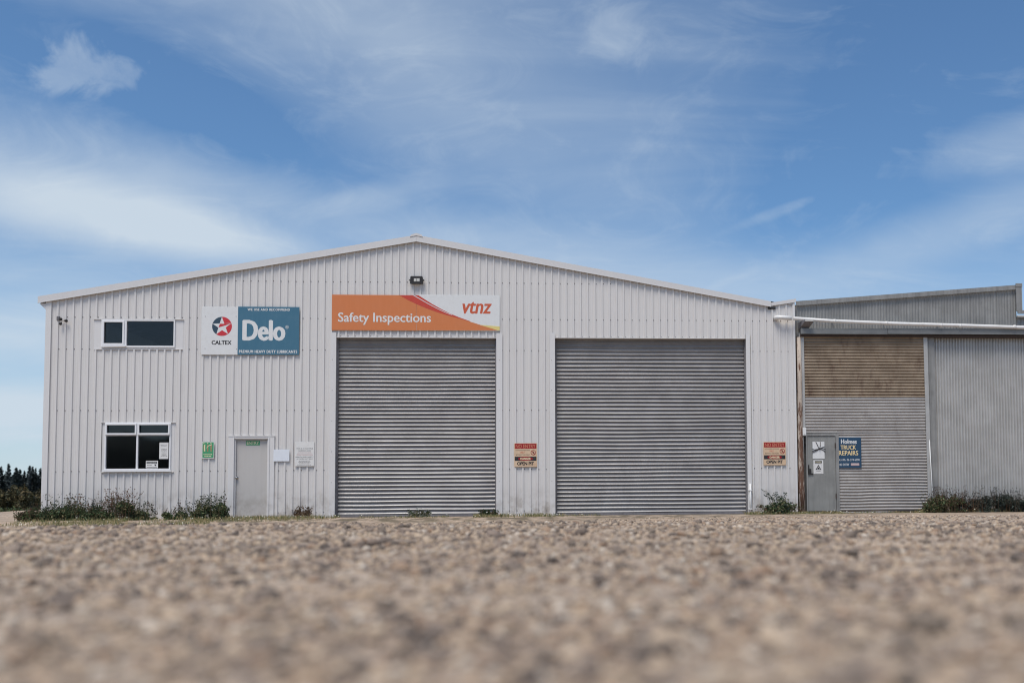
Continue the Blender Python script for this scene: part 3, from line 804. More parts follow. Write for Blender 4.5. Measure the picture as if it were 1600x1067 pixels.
# NO ENTRY / OPEN PIT signs
def noentry(px, label):
    x0, y0, x1, y1 = px; fx = lambda t: x0+(x1-x0)*t; fy = lambda t: y0+(y1-y0)*t
    q = lambda a, b, c, d: (fx(a), fy(b), fx(c), fy(d))
    s, _ = onwall('warning_sign', label, 'sign', px, YB, 'no entry open pit warning signs')
    board(px, YB-.008, .008, CREAM, s)
    Y = YB-.0088
    board(q(.025, .02, .975, .235), Y, .0006, DRED, s, 'red_panel', 0)
    board(q(.025, .57, .975, .745), Y, .0006, BLACK, s, 'black_panel', 0)
    u0, u1, z0, z1 = R(*q(.17, .58, .83, .735)); a = [( (u0+u1)/2+(u1-u0)/2*math.cos(t), (z0+z1)/2+(z1-z0)/2*math.sin(t)) for t in np.linspace(0, 2*math.pi, 24, endpoint=False)]
    mb = MB(); mb.prism(a, Y-.0008, Y-.0002); mb.build('red_oval', DRED, s)
    T('NO ENTRY', q(.07, .055, .93, .205), Y-.001, FADO, s, bold=.02)
    T('AUTHORISED PERSONNEL', q(.06, .275, .70, .32), Y, BLACK, s)
    T('ONLY', q(.27, .355, .46, .43), Y, SRED, s, bold=.01)
    T('BEYOND THIS POINT', q(.08, .465, .70, .52), Y, BLACK, s)
    T('DANGER', q(.28, .615, .72, .70), Y-.0016, CREAMT, s, bold=.06)
    T('OPEN PIT', q(.14, .79, .86, .93), Y, BLACK, s, bold=.07)
    cxx, czz = W(fx(.84), fy(.40)); r0 = (R(*px)[1]-R(*px)[0])*.115; r1 = r0*.78
    mb = MB()
    ns = 24
    for i in range(ns):
        t0, t1 = 2*math.pi*i/ns, 2*math.pi*(i+1)/ns
        mb.prism([(cxx+r0*math.cos(t0), czz+r0*math.sin(t0)), (cxx+r0*math.cos(t1), czz+r0*math.sin(t1)), (cxx+r1*math.cos(t1), czz+r1*math.sin(t1)), (cxx+r1*math.cos(t0), czz+r1*math.sin(t0))], Y, Y+.0006)
    c_ = .7071; k = r0*.09
    mb.prism([(cxx-r1*c_-k, czz+r1*c_-k), (cxx-r1*c_+k, czz+r1*c_+k), (cxx+r1*c_+k, czz-r1*c_+k), (cxx+r1*c_-k, czz-r1*c_-k)], Y-.0014, Y-.0008)
    mb.build('prohibition_ring', DRED, s)
    mb = MB(); mb.prism([(cxx+a_*r0, czz+b_*r0) for a_, b_ in ((-.3, -.55), (-.12, -.1), (-.35, .15), (-.3, .28), (-.08, .25), (-.12, .4), (0, .55), (.12, .4), (.08, .25), (.32, .2), (.3, .08), (.12, .05), (.32, -.55), (.18, -.58), (0, -.2), (-.15, -.58))], Y-.0006, Y)
    mb.build('walking_figure', BLACK, s)
noentry((803.5, 692.3, 839.2, 729.3), 'red and cream NO ENTRY OPEN PIT sign between the two roller doors')
noentry((1192.4, 690.4, 1227.4, 726.6), 'red and cream NO ENTRY OPEN PIT sign beside the rusty corner post')

# faded green sign
px = (316.6, 690, 335.6, 716); s, _ = onwall('wall_sign', 'small faded green sign with peeling figures left of the entry door', 'sign', px, YB)
board(px, YB-.008, .008, OFFW, s); board((317.4, 690.8, 334.8, 715), YB-.0088, .0006, GREEN, s, 'green_panel', 0)
mb = MB(); Y = YB-.0096
for i, xx in enumerate((320.6, 326, 331.2)):
    mb.prism([W(xx-1, 705.5), W(xx+.4, 705.5), W(xx+.5, 698), W(xx+1.1, 697), W(xx+.6, 694.8), W(xx-1.2, 694.9), W(xx-1.5, 699)], Y, Y+.0006)
mb.build('faded_figures', TAN, s)
mb = MB()
for xx in (319.6, 325.6, 330.6): mb.prism([W(xx-.7, 693.2), W(xx+.7, 693.2), W(xx+.8, 691.8), W(xx-.7, 691.8)], Y, Y+.0006)
mb.prism([W(323.2, 700.2), W(324, 700), W(327, 697), W(332, 695.2), W(332, 693.8), W(326.5, 696)], Y-.001, Y-.0004)
mb.prism([W(320, 705), W(321.8, 705), W(321.6, 699), W(321.8, 694), W(320, 695.5)], Y-.001, Y-.0004)
mb.build('peeled_patches', CREAMT, s)
dashes((318.4, 708.5, 333.8, 714), Y, CREAMT, s, 2, seed=4)

# small things on and round the entry door
px = (383.6, 688.2, 405.2, 695.3); s, _ = onwall('door_sign', 'small green ENTRY sign at the top of the warehouse door', 'sign', px, .043)
board(px, .040, .004, GREEN, s); T('ENTRY', (385, 689.4, 403.8, 693.8), .0392, CREAMT, s, bold=.03)
px = (428.2, 702.3, 453, 720.6); s, _ = onwall('blank_board', 'blank white board screwed to the wall right of the entry door', 'sign', px, YB)
board(px, YB-.010, .010, BLANKW, s)
px = (461.5, 690.3, 491.7, 728.2); s, _ = onwall('notice_board', 'tall white notice with hazard text left of the left roller door', 'sign', px, YB)
board(px, YB-.010, .010, OFFW, s); Y = YB-.0108
T('THIS IS A MULTIPLE', (464, 700, 489.6, 701.6), Y, BLACK, s, bold=.01)
T('HAZARD AREA', (467.2, 703.2, 486.6, 704.8), Y, BLACK, s, bold=.01)
dashes((464.2, 706, 489.6, 711.6), Y, PINKT, s, 3, seed=5)
T('HEALTH AND SAFETY', (462.8, 713, 490.6, 714.7), Y, BLACK, s, bold=.01)
T('AT WORK ACT 2015', (464.2, 716, 489, 717.6), Y, BLACK, s, bold=.01)
dashes((465, 719, 488, 727), Y, GREYT, s, 4, seed=6)
px = (249, 691.2, 263.2, 716.8); s, _ = onwall('window_notice', 'white paper notice in the right pane of the lower window', 'notice', px, -.004)
board(px, -.004, .002, OFFW, s, 'sheet', 0); dashes((250.5, 694.5, 261.8, 698), -.0046, GREYT, s, 2, seed=8); dashes((251.5, 700.5, 261.5, 713.5), -.0046, GREYT, s, 7, seed=9)
px = (228, 719.6, 246.9, 731); s, _ = onwall('window_notice', 'small black and white WARNING notice at the foot of the lower window', 'notice', px, -.004)
board(px, -.004, .002, OFFW, s, 'sheet', 0); board((229.2, 721.2, 245.4, 724), -.0046, .0005, BLACK, s, 'black_band', 0)
T('WARNING', (230.2, 721.7, 244.4, 723.5), -.0054, OFFW, s); dashes((229.4, 725.5, 238.4, 727.5), -.0046, BLACK, s, 1, seed=10)
board((229.4, 729, 245.2, 730.2), -.0046, .0005, GREYT, s, 'grey_band', 0)
mb = MB(); mb.prism([W(241, 725.2), W(244.8, 725.2), W(244, 727), W(242.6, 728)], -.0046, -.0041); mb.build('printed_symbol', BLACK, s)

# floodlight under the ridge
px = (641.5, 433, 662.2, 445); s, (u0, u1, z0, z1) = onwall('floodlight', 'black twin LED floodlight below the warehouse ridge', 'floodlight', px, YB)
mb = MB(); mb.prism([(u0+.015, z0), (u1-.015, z0), (u1, z0+.012), (u1-.012, z1-.02), (u1-.03, z1), (u0+.03, z1), (u0+.012, z1-.02), (u0, z0+.012)], -.115, -.065)
h = mb.build('housing', LAMPB, s, bevel=.005)
for a in (647.8, 652.6):
    q = R(a, 436.8, a+4.2, 441.6); mb = MB(); mb.box(q[0], q[1], -.121, -.1152, q[2], q[3]); mb.build('lens', LENS, s, bevel=.01)
mb = MB()
for i in range(7): mb.box(u0+.03+i*.04, u0+.036+i*.04, -.064, -.045, z0+.02, z1-.02)
mb.box(u0-.02, u0+.0, -.10, -.036, z0+.09, z0+.11); mb.box(u1+.0, u1+.02, -.10, -.036, z0+.09, z0+.11); mb.box(u0-.02, u1+.02, -.045, -.0365, z0+.085, z0+.115)
mb.build('bracket', LAMPB, s)

# sensor light near the left eave
bx, bz = W(92, 499); s = thing('security_light', 'broken twin spotlight bracket high at the left corner of the warehouse', 'light', (bx, -.03, bz))
mb = MB(); mb.box(bx-.035, bx+.03, -.045, -.004, bz-.03, bz+.07); mb.build('bracket', GUIDE, s, bevel=.005)
for (a, b), (c, d) in (((93, 499), (99, 500)), ((100, 501.5), (107.5, 502.5)), ((99, 502), (97, 508))):
    p0, p1 = W(a, b), W(c, d); v_ = Vector((p1[0]-p0[0], -.05, p1[1]-p0[1]))
    e = Vector((p0[0], -.05, p0[1])); g_ = e+v_
    mb = MB(); mb.tube([e, e+v_*.5], .006, 6); mb.tube([e+v_*.45, e+v_*.55, e+v_*.8, g_], [.012, .026, .036, .034], 10); mb.build('lamp_head', LAMPB, s, smooth=True)

# conduit right of the right roller door
a, b = W(1171.5, 755)[0], W(1171.5, 804); s = thing('conduit', 'short white conduit at the right foot of the right roller door', 'pipe', (b[0], -.05, 0))
mb = MB(); mb.tube([(a, -.058, -.08), (a, -.058, W(1171.5, 755.5)[1])], .024, 12); mb.build('pipe', PVC, s, smooth=True)
for yy in (766, 795):
    z_ = W(1171, yy)[1]; mb = MB(); mb.box(a-.045, a+.045, -.085, -.033, z_-.012, z_+.012); mb.build('clip', PVC, s)

# ------------------------------------------------------------------ old shed
YS = .10                                              # front plane of the shed wall
SU0 = W(1244, 600, YS)[0]; SU1 = W(1592, 600, YS)[0]; SU2 = SU1+4.5
stz0 = W(1244, 476.5, YS)[1]; stz1 = W(1588, 451, YS)[1]; su_end = W(1588, 451, YS)[0]
def stop(u): return stz0+(stz1-stz0)*(u-SU0)/(su_end-SU0)
SH = thing('old_shed', 'old galvanised corrugated iron shed adjoining the right side of the warehouse', 'shed', ((SU0+SU2)/2, 6, 0))
CP = .0762
def vsheet(u0, u1, z0, ztop, Y, m, parent, name='corrugated_sheet', amp=.009, wob=.004, smooth=True):
    n = max(2, int(round((u1-u0)/CP*8))); us = np.linspace(u0, u1, n+1)
    nz = 8; mb = MB()
    for j in range(nz+1):
        for u in us:
            zt = ztop(u) if callable(ztop) else ztop
            z = z0+(zt-z0)*j/nz
            y = Y-amp*(2*abs(math.cos(math.pi*(u-u0)/CP))**.65-1)+wob*float(vnoise(u*1.3, z*1.1+7))*2
            mb.v.append((u, y, z))
    m_ = n+1
    for j in range(nz):
        for i in range(n): a = j*m_+i; mb.f.append((a, a+1, a+m_+1, a+m_)); mb.mi.append(0)
    return mb.build(name, m, parent, smooth=smooth)
def hsheet(u0, u1, z0, z1, Y, m, parent, name='corrugated_sheet', amp=.017, wob=.004, dent=0.0, slope=0.0):
    n = max(2, int(round((z1-z0)/CP*8))); zs = np.linspace(z0, z1, n+1); us = np.linspace(u0, u1, 30); mb = MB()
    for z in zs:
        for u in us:
            y = Y-amp*(2*abs(math.cos(math.pi*(z-z0)/CP))**.7-1)+wob*float(vnoise(u*1.3+11, z*1.7))*2
            zz = z+dent*float(vnoise(u*2.1, z*2.3+3))
            mb.v.append((u, y, zz))
    m_ = len(us)
    for j in range(n):
        for i in range(m_-1): a = j*m_+i; mb.f.append((a, a+1, a+m_+1, a+m_)); mb.mi.append(0)
    return mb.build(name, m, parent, smooth=True)
zF0, zF1 = W(1430, 522, -.12)[1], W(1430, 513.5, -.12)[1]
# upper wall
u = SU0
while u < SU1-.05:
    e = min(u+.762, SU1); vsheet(u, e+.02 if e < SU1 else e, zF0-.15, stop, YS+.02+(.002 if int(u*10) % 2 else 0), GALVD, SH); u = e
zlow = W(1600, 493, YS)[1]
u = SU1
while u < SU2:
    vsheet(u, u+.762, zF0-.15, zlow, YS+.02, GALVD, SH); u += .762
# right lower wall
LW0 = W(1462, 660, YS)[0]; u = LW0; i = 0
while u < SU2:
    vsheet(u, u+.78, -.06, zF0+.05, YS+.03+.002*(i % 2), GALV, SH, amp=.024, wob=.007); u += .762; i += 1
# barge, end board and lower roof edge
mb = MB(); mb.prism([(SU0+.02, stop(SU0)-.03), (su_end, stop(su_end)-.03), (su_end, stop(su_end)+.085), (SU0+.02, stop(SU0)+.085)], YS-.06, YS-.03)
mb.build('barge_board', GALVD, SH)
ex0, ex1 = W(1586, 470, YS)[0], W(1595, 470, YS)[0]
mb = MB(); mb.box(ex0, ex1, YS-.075, YS-.045, W(1590, 487, YS)[1], stop(su_end)+.11); mb.build('end_board', GALVD, SH)
mb = MB(); mb.box(ex0-.01, ex1+.01, YS-.085, YS-.076, stop(su_end)+.03, stop(su_end)+.12); mb.build('end_cap', GALVD, SH)
za, zb = W(1594, 491, YS)[1], W(1594, 486, YS)[1]
mb = MB(); mb.box(W(1588.5, 490, YS)[0], SU2, YS-.10, YS-.044, za, zb); mb.build('lower_barge_board', GALVD, SH)
mb = MB(); zc_ = W(1594, 495.3, YS)[1]; mb.tube([(W(1588, 495, YS)[0], YS-.06, zc_), (SU2, YS-.06, zc_)], .035, 12); mb.build('gutter', GALV, SH, smooth=True)
# roof and rear mass
mb = MB()
mb.prism([(SU0+.03, 0), (SU0+.03, stop(SU0)-.02), (SU1-.01, stop(SU1)-.02), (SU1-.01, zlow-.02), (SU2, zlow-.02), (SU2, 0)], YS+.075, 14)
mb.build('shed_body', GALVD, SH)
# fascia beam, two lengths with a joint
fj = W(1387, 518, -.12)[0]; f0 = W(1251.5, 518, -.12)[0]
for a, b, dz_ in ((f0, fj-.004, 0), (fj+.004, SU2, .008)):
    mb = MB(); mb.box(a, b, -.12, YS+.0, zF0+dz_, zF1+dz_); mb.box(a, b, -.128, -.1205, zF0+dz_-.008, zF0+dz_+.012); mb.build('fascia_beam', FASC, SH)
mb = MB(); mb.box(f0, SU2, -.06, YS-.01, zF0-.06, zF0-.005); mb.build('door_track', RUSTI, SH)
# post
pts = [W(1248, 527, .0), W(1249, 600, .0), W(1251, 680, .0), W(1252.5, 760, .0), W(1253, 806, .0)]
mb = MB(); mb.tube([(p[0]+.012*math.sin(i*2), .0, p[1]) for i, p in enumerate(pts)][::-1], [.088, .08, .07, .062, .05], 14); mb.build('corner_post', POST, SH, smooth=True)
g0, g1 = W(1245, 560, .05)[0], W(1251, 560, .05)[0]
mb = MB(); mb.box(g0-.02, g0+.03, .04, .09, -.05, zF0-.05); mb.build('shaded_gap_strip', RUSTI, SH)  # dark strip standing in for the shaded gap beside the post
# sliding door
YD = .03
da, db = W(1257.5, 640, YD)[0], W(1446.5, 640, YD)[0]; dzt = W(1350, 524, YD)[1]; dzr = W(1350, 620, YD)[1]; dzb = W(1350, 800, YD)[1]
SD = None
mb = MB(); mb.box(da-.13, da, YD-.03, YD+.03, W(1254, 669, YD)[1]-.15, dzt); mb.box(da-.13, da-.05, YD-.03, YD+.03, dzb, W(1254, 669, YD)[1]-.15)
mb.prism([(db-.03, dzt), (db+.07, dzt), (db+.10, dzb), (db+.0, dzb)], YD-.035, YD+.03)
mb.box(da-.13, db+.05, YD-.02, YD+.02, dzt, dzt+.05); mb.box(da-.12, db+.05, YD-.008, YD+.02, dzb-.03, dzb-.02)
SD = mb.build('sliding_door', GALV, SH)
zs_ = [dzt, (dzt+dzr)/2, dzr]
for hi_, lo_ in zip(zs_, zs_[1:]): hsheet(da, db-.02, lo_+(0 if lo_ == dzr else -.02), hi_, YD+(.0 if hi_ == dzt else .003), RUSTY, SD).name = 'rusty_sheet'
pfx0, pfx1, pfz0, pfz1 = R(1256.5, 676.5, 1310, 800, YD)
steps = np.linspace(dzr, pfz1, 2).tolist()
hsheet(da, db-.02, pfz1+.02, dzr, YD+.004, GALVH, SD)
n_ = 3; zz_ = np.linspace(pfz1+.04, dzb, n_+1)
for i in range(n_): hsheet(pfx1-.01, db+.0+.01*i, zz_[i+1], zz_[i], YD+.006+.002*(i % 2), GALVH, SD, dent=.006+.006*i, wob=.004+.003*i)
mb = MB(); mb.box(da, db+.05, YD-.01, YD+.03, dzb-.02, dzb+.035); mb.build('bottom_channel', RUSTI, SD)
jb0, jb1 = W(1450.5, 640, YD)[0], W(1462.5, 640, YD)[0]
mb = MB(); mb.box(jb0+.02, jb1, YD+.02, YD+.055, -.06, zF0-.02); mb.box(jb0+.05, jb0+.065, YD+.01, YD+.02, -.06, zF0-.02); mb.build('jamb_flashing', GALVD, SH)
# personnel door in the sliding door
mb = MB(); h0, h1 = pfz1-.075, pfz1
mb.box(pfx0-.02, pfx1+.01, YD-.045, YD-.0, h0, h1); mb.box(pfx0+.05, pfx0+.085, YD-.045, YD-.0, pfz0, h0); mb.box(pfx1-.07, pfx1+.01, YD-.046, YD-.0, pfz0, h0)
mb.build('door_frame', GALVD, SD)
mb = MB(); mb.box(pfx0+.09, pfx1-.075, YD-.03, YD-.005, pfz0+.03, h0-.012); pd = mb.build('door', GDOOR, SH, bevel=.004)
lx, lz = W(1264, 738, YD)
mb = MB(); mb.box(lx-.03, lx+.045, YD-.06, YD-.03, lz-.05, lz+.09); mb.box(lx-.025, lx-.005, YD-.065, YD-.03, lz+.09, lz+.19); mb.box(lx-.0, lx+.10, YD-.055, YD-.03, lz-.05, lz-.02); mb.build('latch', LAMPB, pd)
for zq in (.35, 1.62):
    hx_ = pfx1-.08; mb = MB(); mb.tube([(hx_, YD-.052, pfz0+zq), (hx_, YD-.052, pfz0+zq+.12)], .014, 8); mb.build('hinge', RUSTI, pd)

# card and warning sign on the grey door
Yc = YD-.034
px = (1269.6, 690, 1288.3, 716.8); u0, u1, z0, z1 = R(*px, Yc)
s = thing('white_card', 'blank white card tied with dark cord on the grey shed door', 'card', ((u0+u1)/2, Yc, z0))
mb = MB(); mb.box(u0, u1, Yc-.006, Yc, z0, z1); mb.build('card', WHITE, s, bevel=.003)
mb = MB(); K = lambda a, b, y=0: (W(a, b, Yc)[0], Yc-.014+y, W(a, b, Yc)[1])
for path in ([(1274.5, 690), (1276.5, 694), (1279.5, 700.5)], [(1281.4, 690), (1281.6, 695), (1280.5, 701)], [(1269, 704.5), (1274, 703.5), (1280, 700.8)], [(1269, 707), (1274, 705), (1280, 701.5)], [(1288.6, 697.5), (1284, 699), (1280.5, 701)], [(1289.8, 702), (1285, 700), (1280.5, 700.6)], [(1289.5, 706.5), (1286, 703), (1281, 701)], [(1269.4, 701), (1272, 702.5), (1279, 701.4)]):
    mb.tube([K(*p) for p in path], .007, 6)
kk = K(1280.2, 701); mb.tube([(kk[0]-.018, kk[1]-.01, kk[2]), (kk[0], kk[1]-.012, kk[2]+.002), (kk[0]+.018, kk[1]-.01, kk[2])], [.012, .02, .012], 8)
mb.build('cord', ROPE, s, smooth=True)
px = (1271, 718.6, 1286.4, 740.3); u0, u1, z0, z1 = R(*px, Yc)
s = thing('warning_sign', 'small WARNING sign with black triangle below the white card', 'sign', ((u0+u1)/2, Yc, z0))
mb = MB(); mb.box(u0, u1, Yc-.005, Yc, z0, z1); mb.build('board', OFFW, s, bevel=.002)
w_ = u1-u0; h_ = z1-z0; q = lambda a, b, c, d: (u0+w_*a, u0+w_*c, z1-h_*d, z1-h_*b)
def rb(r_, Y, m, name): mb = MB(); mb.box(r_[0], r_[1], Y, Y+.0005, r_[2], r_[3]); return mb.build(name, m, s)
rb(q(.14, .06, .86, .23), Yc-.0057, BLACK, 'black_band'); text('WARNING', q(.19, .09, .81, .20), Yc-.0065, CREAMT, s)
mb = MB(); a = q(.14, .30, .86, .92); t_ = .0045
mb.box(a[0], a[1], Yc-.0057, Yc-.0052, a[3]-t_, a[3]); mb.box(a[0], a[1], Yc-.0057, Yc-.0052, a[2], a[2]+t_); mb.box(a[0], a[0]+t_, Yc-.0057, Yc-.0052, a[2]+t_, a[3]-t_); mb.box(a[1]-t_, a[1], Yc-.0057, Yc-.0052, a[2]+t_, a[3]-t_)
mb.build('printed_border', GREYT, s)
P2 = lambda a, b: (u0+w_*a, z1-h_*b)
mb = MB(); A, B, C_ = P2(.5, .33), P2(.2, .70), P2(.8, .70); a, b, c = P2(.5, .44), P2(.31, .655), P2(.69, .655)
for p in ([A, B, b, a], [B, C_, c, b], [C_, A, a, c]): mb.prism(p, Yc-.0062, Yc-.0058)
mb.prism([P2(.42, .64), P2(.58, .64), P2(.62, .58), P2(.5, .52), P2(.40, .57)], Yc-.0062, Yc-.0058)
mb.build('warning_triangle', BLACK, s)
mb = MB(); mb.box(u0+w_*.28, u1-w_*.28, Yc-.0057, Yc-.0052, z1-h_*.81, z1-h_*.77); mb.build('small_print', GREYT, s)

# truck repairs sign
Yt = YD-.018; px = (1309.5, 683.3, 1345.7, 731); u0, u1, z0, z1 = R(*px, Yt)
s = thing('wall_sign', 'navy TRUCK REPAIRS sign with yellow letters on the horizontal corrugated sheets', 'sign', ((u0+u1)/2, Yt, z0))
mb = MB(); mb.box(u0, u1, Yt-.008, Yt, z0, z1); mb.build('board', NAVY, s, bevel=.003)
TT = lambda t, p, m, b=.02: text(t, R(*p, Yt-.0088), Yt-.0088, m, s, bold=b)
TT('Holmes', (1314.2, 686.2, 1338.4, 693), WHITE, .04); TT('TRUCK', (1313.6, 695.4, 1337.4, 702), YT, .03); TT('REPAIRS', (1310.8, 704, 1340.8, 711), YT, .03)
TT('A.H.Ph. 06 374 6090', (1310, 716.5, 1343, 719.8), WHITE, .01); TT('NO ENTRY', (1310.8, 723.8, 1327, 727.4), WHITE, .02)
u0, u1, z0, z1 = R(1329.5, 723.4, 1342.6, 727.2, Yt-.0088); mb = MB(); mb.box(u0, u1, Yt-.0092, Yt-.0086, z0, z1); mb.build('grey_patch', PINKT, s)
mb = MB(); mb.box(u0+.01, u1-.01, Yt-.0098, Yt-.0093, (z0+z1)/2-.004, (z0+z1)/2+.003); mb.box(u0+.02, u1-.02, Yt-.0098, Yt-.0093, z1-.016, z1-.008); mb.build('small_print', WHITE, s)
# switch box
u0, u1, z0, z1 = R(1254.2, 668, 1259.8, 680, -.04); s = thing('switch_box', 'small white box at the top corner of the grey shed door', 'box', ((u0+u1)/2, -.04, z0))
mb = MB(); mb.box(u0, u1, -.045, YD-.031, z0, z1); mb.build('case', WHITE, s, bevel=.006)
mb = MB(); mb.box(u0+.045, u0+.06, -.048, -.0452, z0+.015, z0+.03); mb.build('keyhole', BLACK, s)
# leaning white rod
a, b = W(1452.3, 667, -.04), W(1456.3, 766, -.04)
s = thing('white_rod', 'thin white rod leaning against the jamb right of the sliding door', 'rod', (b[0], -.04, 0))
mb = MB(); mb.tube([(b[0]+.03, -.10, .0), (b[0], -.05, b[1]), (a[0], .02, a[1])], .012, 8); mb.build('rod', WHITE, s, smooth=True)
# pvc pipe
pp = [W(1209.5, 496.3, -.10), W(1222, 496.0, -.16), W(1240, 497.4, -.16), W(1300, 501.6, -.16), W(1400, 505.6, -.16), W(1500, 509, -.16), W(1600, 511.2, -.16)]
dx_, dz_ = pp[6][0]-pp[5][0], pp[6][1]-pp[5][1]
s = thing('drain_pipe', 'long white plastic pipe sloping from the warehouse wall across the shed front', 'pipe', (pp[2][0], -.16, pp[2][1]))
mb = MB(); mb.tube([(pp[2][0], -.155, pp[2][1])]+[(p[0], -.155+.004*i, p[1]+(0, 0, .01, -.006, 0)[i % 5]) for i, p in enumerate(pp[3:])]+[(pp[6][0]+dx_*2.2, -.155, pp[6][1]+dz_*2.2)], .045, 14); mb.build('pipe', PVC, s, smooth=True)
mb = MB(); mb.tube([(pp[0][0]+.05, .0, pp[0][1]), (pp[0][0]+.05, -.08, pp[0][1]), (pp[0][0]+.09, -.135, pp[0][1]), (pp[1][0], -.155, pp[1][1]), (pp[2][0]-.05, -.155, pp[2][1]+.003)], .056, 16); mb.build('elbow', PVC, s, smooth=True)
for px_ in (1304, 1385, 1470, 1500, 1585):
    zc_ = float(np.interp(px_, [1240, 1300, 1400, 1500, 1600], [p[1] for p in pp[2:]])); x_ = W(px_, 505, -.155)[0]
    mb = MB(); mb.tube([(x_-.03, -.155, zc_), (x_+.03, -.155, zc_)], .051, 14); mb.build('collar', PVC, s, smooth=True)
    mb = MB(); mb.box(x_-.01, x_+.01, -.15, YS+.01, zc_+.03, zc_+.05); mb.build('strap', GALV, s)
# old lamp under the pipe
u0, u1, z0, z1 = R(1250, 500.5, 1270.5, 513.5, -.2); s = thing('old_floodlight', 'old grey box floodlight pointing down beneath the white pipe', 'floodlight', ((u0+u1)/2, -.1, z0))
mb = MB(); i = 0
A = [(u0+.10, -.30, z1), (u1, -.30, z1), (u1+.0, -.30, z1-.045), (u0+.10, -.30, z1-.045)]
B = [(u0-.0, .02, z1-.02), (u1-.10, .02, z1-.02), (u1-.10, .02, z0), (u0, .02, z0)]
mb.v = A+B; mb.f = [(0, 3, 2, 1), (4, 5, 6, 7), (0, 1, 5, 4), (1, 2, 6, 5), (2, 3, 7, 6), (3, 0, 4, 7)]; mb.mi = [0]*6
mb.build('housing', GUIDE, s, bevel=.004)
mb = MB(); mb.box(u0+.11, u1-.01, -.306, -.3005, z1-.04, z1-.005); mb.build('lens', LENS, s)

# ------------------------------------------------------------------ vegetation
def foliage(name, parent, center, rx, ry, h, n, leaf, pal, seed, flat=.7, base=0.0, power=.6, lumps=15):
    r = np.random.default_rng(seed)
    # several overlapping lumps give an uneven crown
    L = np.stack([r.uniform(-.85, .85, lumps)*rx, r.uniform(-.7, .7, lumps)*ry, r.uniform(.05, .85, lumps)**1.3*h], -1); LR = r.uniform(.2, .5, lumps)
    k = r.integers(0, lumps, n); d = r.normal(size=(n, 3)); d /= np.linalg.norm(d, axis=1)[:, None]; rad = r.random(n)**power
    P = L[k]+d*rad[:, None]*LR[k][:, None]*np.array([rx, ry, h*.75])
    P = P[(P[:, 2] > base)]; n = len(P)
    P = P+np.array(center)
    s_ = leaf*r.uniform(.5, 1.4, n)
    a = r.normal(size=(n, 3)); a /= np.linalg.norm(a, axis=1)[:, None]
    b = np.cross(a, r.normal(size=(n, 3))); b /= np.linalg.norm(b, axis=1)[:, None]
    q = np.stack([P-a*s_[:, None], P+b*s_[:, None]*.45, P+a*s_[:, None], P-b*s_[:, None]*.45], 1)
    c = np.array(pal)[r.integers(0, len(pal), n)]*r.uniform(.65, 1.3, (n, 1)); c = np.concatenate([c, np.ones((n, 1))], 1)
    mb = MB(); mb.v = [tuple(p) for p in q.reshape(-1, 3)]; mb.f = [(4*i, 4*i+1, 4*i+2, 4*i+3) for i in range(n)]; mb.mi = [0]*n
    return mb.build(name, LEAF, parent, colors=np.repeat(c, 4, 0))
def stems(parent, center, rx, ry, h, n, pal, seed, heads=True, thick=.0022, name='stem', headpal=None):
    r = random.Random(seed); mb = MB(); cols = []
    for i in range(n):
        x = center[0]+r.uniform(-rx, rx); y = center[1]+r.uniform(-ry, ry); z = center[2]
        hh = h*r.uniform(.45, 1.1); lx_, ly_ = r.uniform(-.25, .25)*hh, r.uniform(-.2, .2)*hh
        c = random.Random(seed+i).choice(pal); k = len(mb.v)
        P = [Vector((x, y, z)), Vector((x+lx_*.3, y+ly_*.3, z+hh*.55)), Vector((x+lx_, y+ly_, z+hh))]
        mb.tube(P, [thick, thick*.8, thick*.5], 3, False)
        cols += [(*c, 1)]*(len(mb.v)-k)
        if heads:
            hc = r.choice(headpal or pal)
            for q in range(r.randint(5, 13)):
                t = .56+.48*r.random(); p = P[1].lerp(P[2], (t-.55)/.45)+Vector((r.uniform(-.03, .03), r.uniform(-.02, .02), r.uniform(-.01, .01)))*1.2
                s_ = r.uniform(.006, .014); k = len(mb.v)
                mb.face([p+Vector((-s_, 0, -s_*.6)), p+Vector((s_*.4, s_*.5, -s_)), p+Vector((s_, 0, s_*.5)), p+Vector((-s_*.3, -s_*.5, s_))])
                cols += [(*hc, 1)]*(len(mb.v)-k)
    return mb.build(name, STEM, parent, colors=cols)
DG = [(.045, .075, .032), (.035, .058, .028), (.06, .095, .04), (.09, .12, .05), (.03, .05, .025), (.15, .14, .07), (.20, .17, .09)]
MG = [(.08, .12, .045), (.05, .085, .035), (.12, .13, .055), (.04, .065, .03), (.15, .13, .07)]
DRY = [(.30, .21, .12), (.22, .14, .08), (.38, .29, .17), (.16, .10, .06)]
BRN = [(.12, .07, .045), (.16, .10, .06), (.09, .06, .04)]
BLU = [(.035, .05, .042), (.028, .038, .034), (.05, .065, .055), (.04, .045, .03)]
def weed(pxc, pytop, wpx, label, pal, seed, nleaf=1500, leaf=.028, Y=-.55, tall=1.6, ns=26, headpal=None, ry=.35, name='weed_clump', group='weed clumps along the warehouse wall', cat='weeds', stempal=None):
    x, zt = W(pxc, pytop-4, Y); nleaf = int(nleaf*1.7); hw = abs(W(pxc+wpx/2, 800, Y)[0]-W(pxc, 800, Y)[0]); g_ = float(gz(x, Y)); h = zt-g_
    s = thing(name, label, cat, (x, Y, g_), group)
    foliage('foliage', s, (x, Y, g_-.03), hw, ry, h, nleaf, leaf, pal, seed, base=-.0)
    stems(s, (x, Y-.05, g_), hw, ry*.8, h*1.12, ns, stempal or DG+MG, seed+9, headpal=pal, thick=.003, name='leafy_stalks')
    if ns: stems(s, (x, Y, g_), hw*.95, ry*.7, h*tall, ns, stempal or BRN+DG, seed+3, headpal=headpal)
    return s
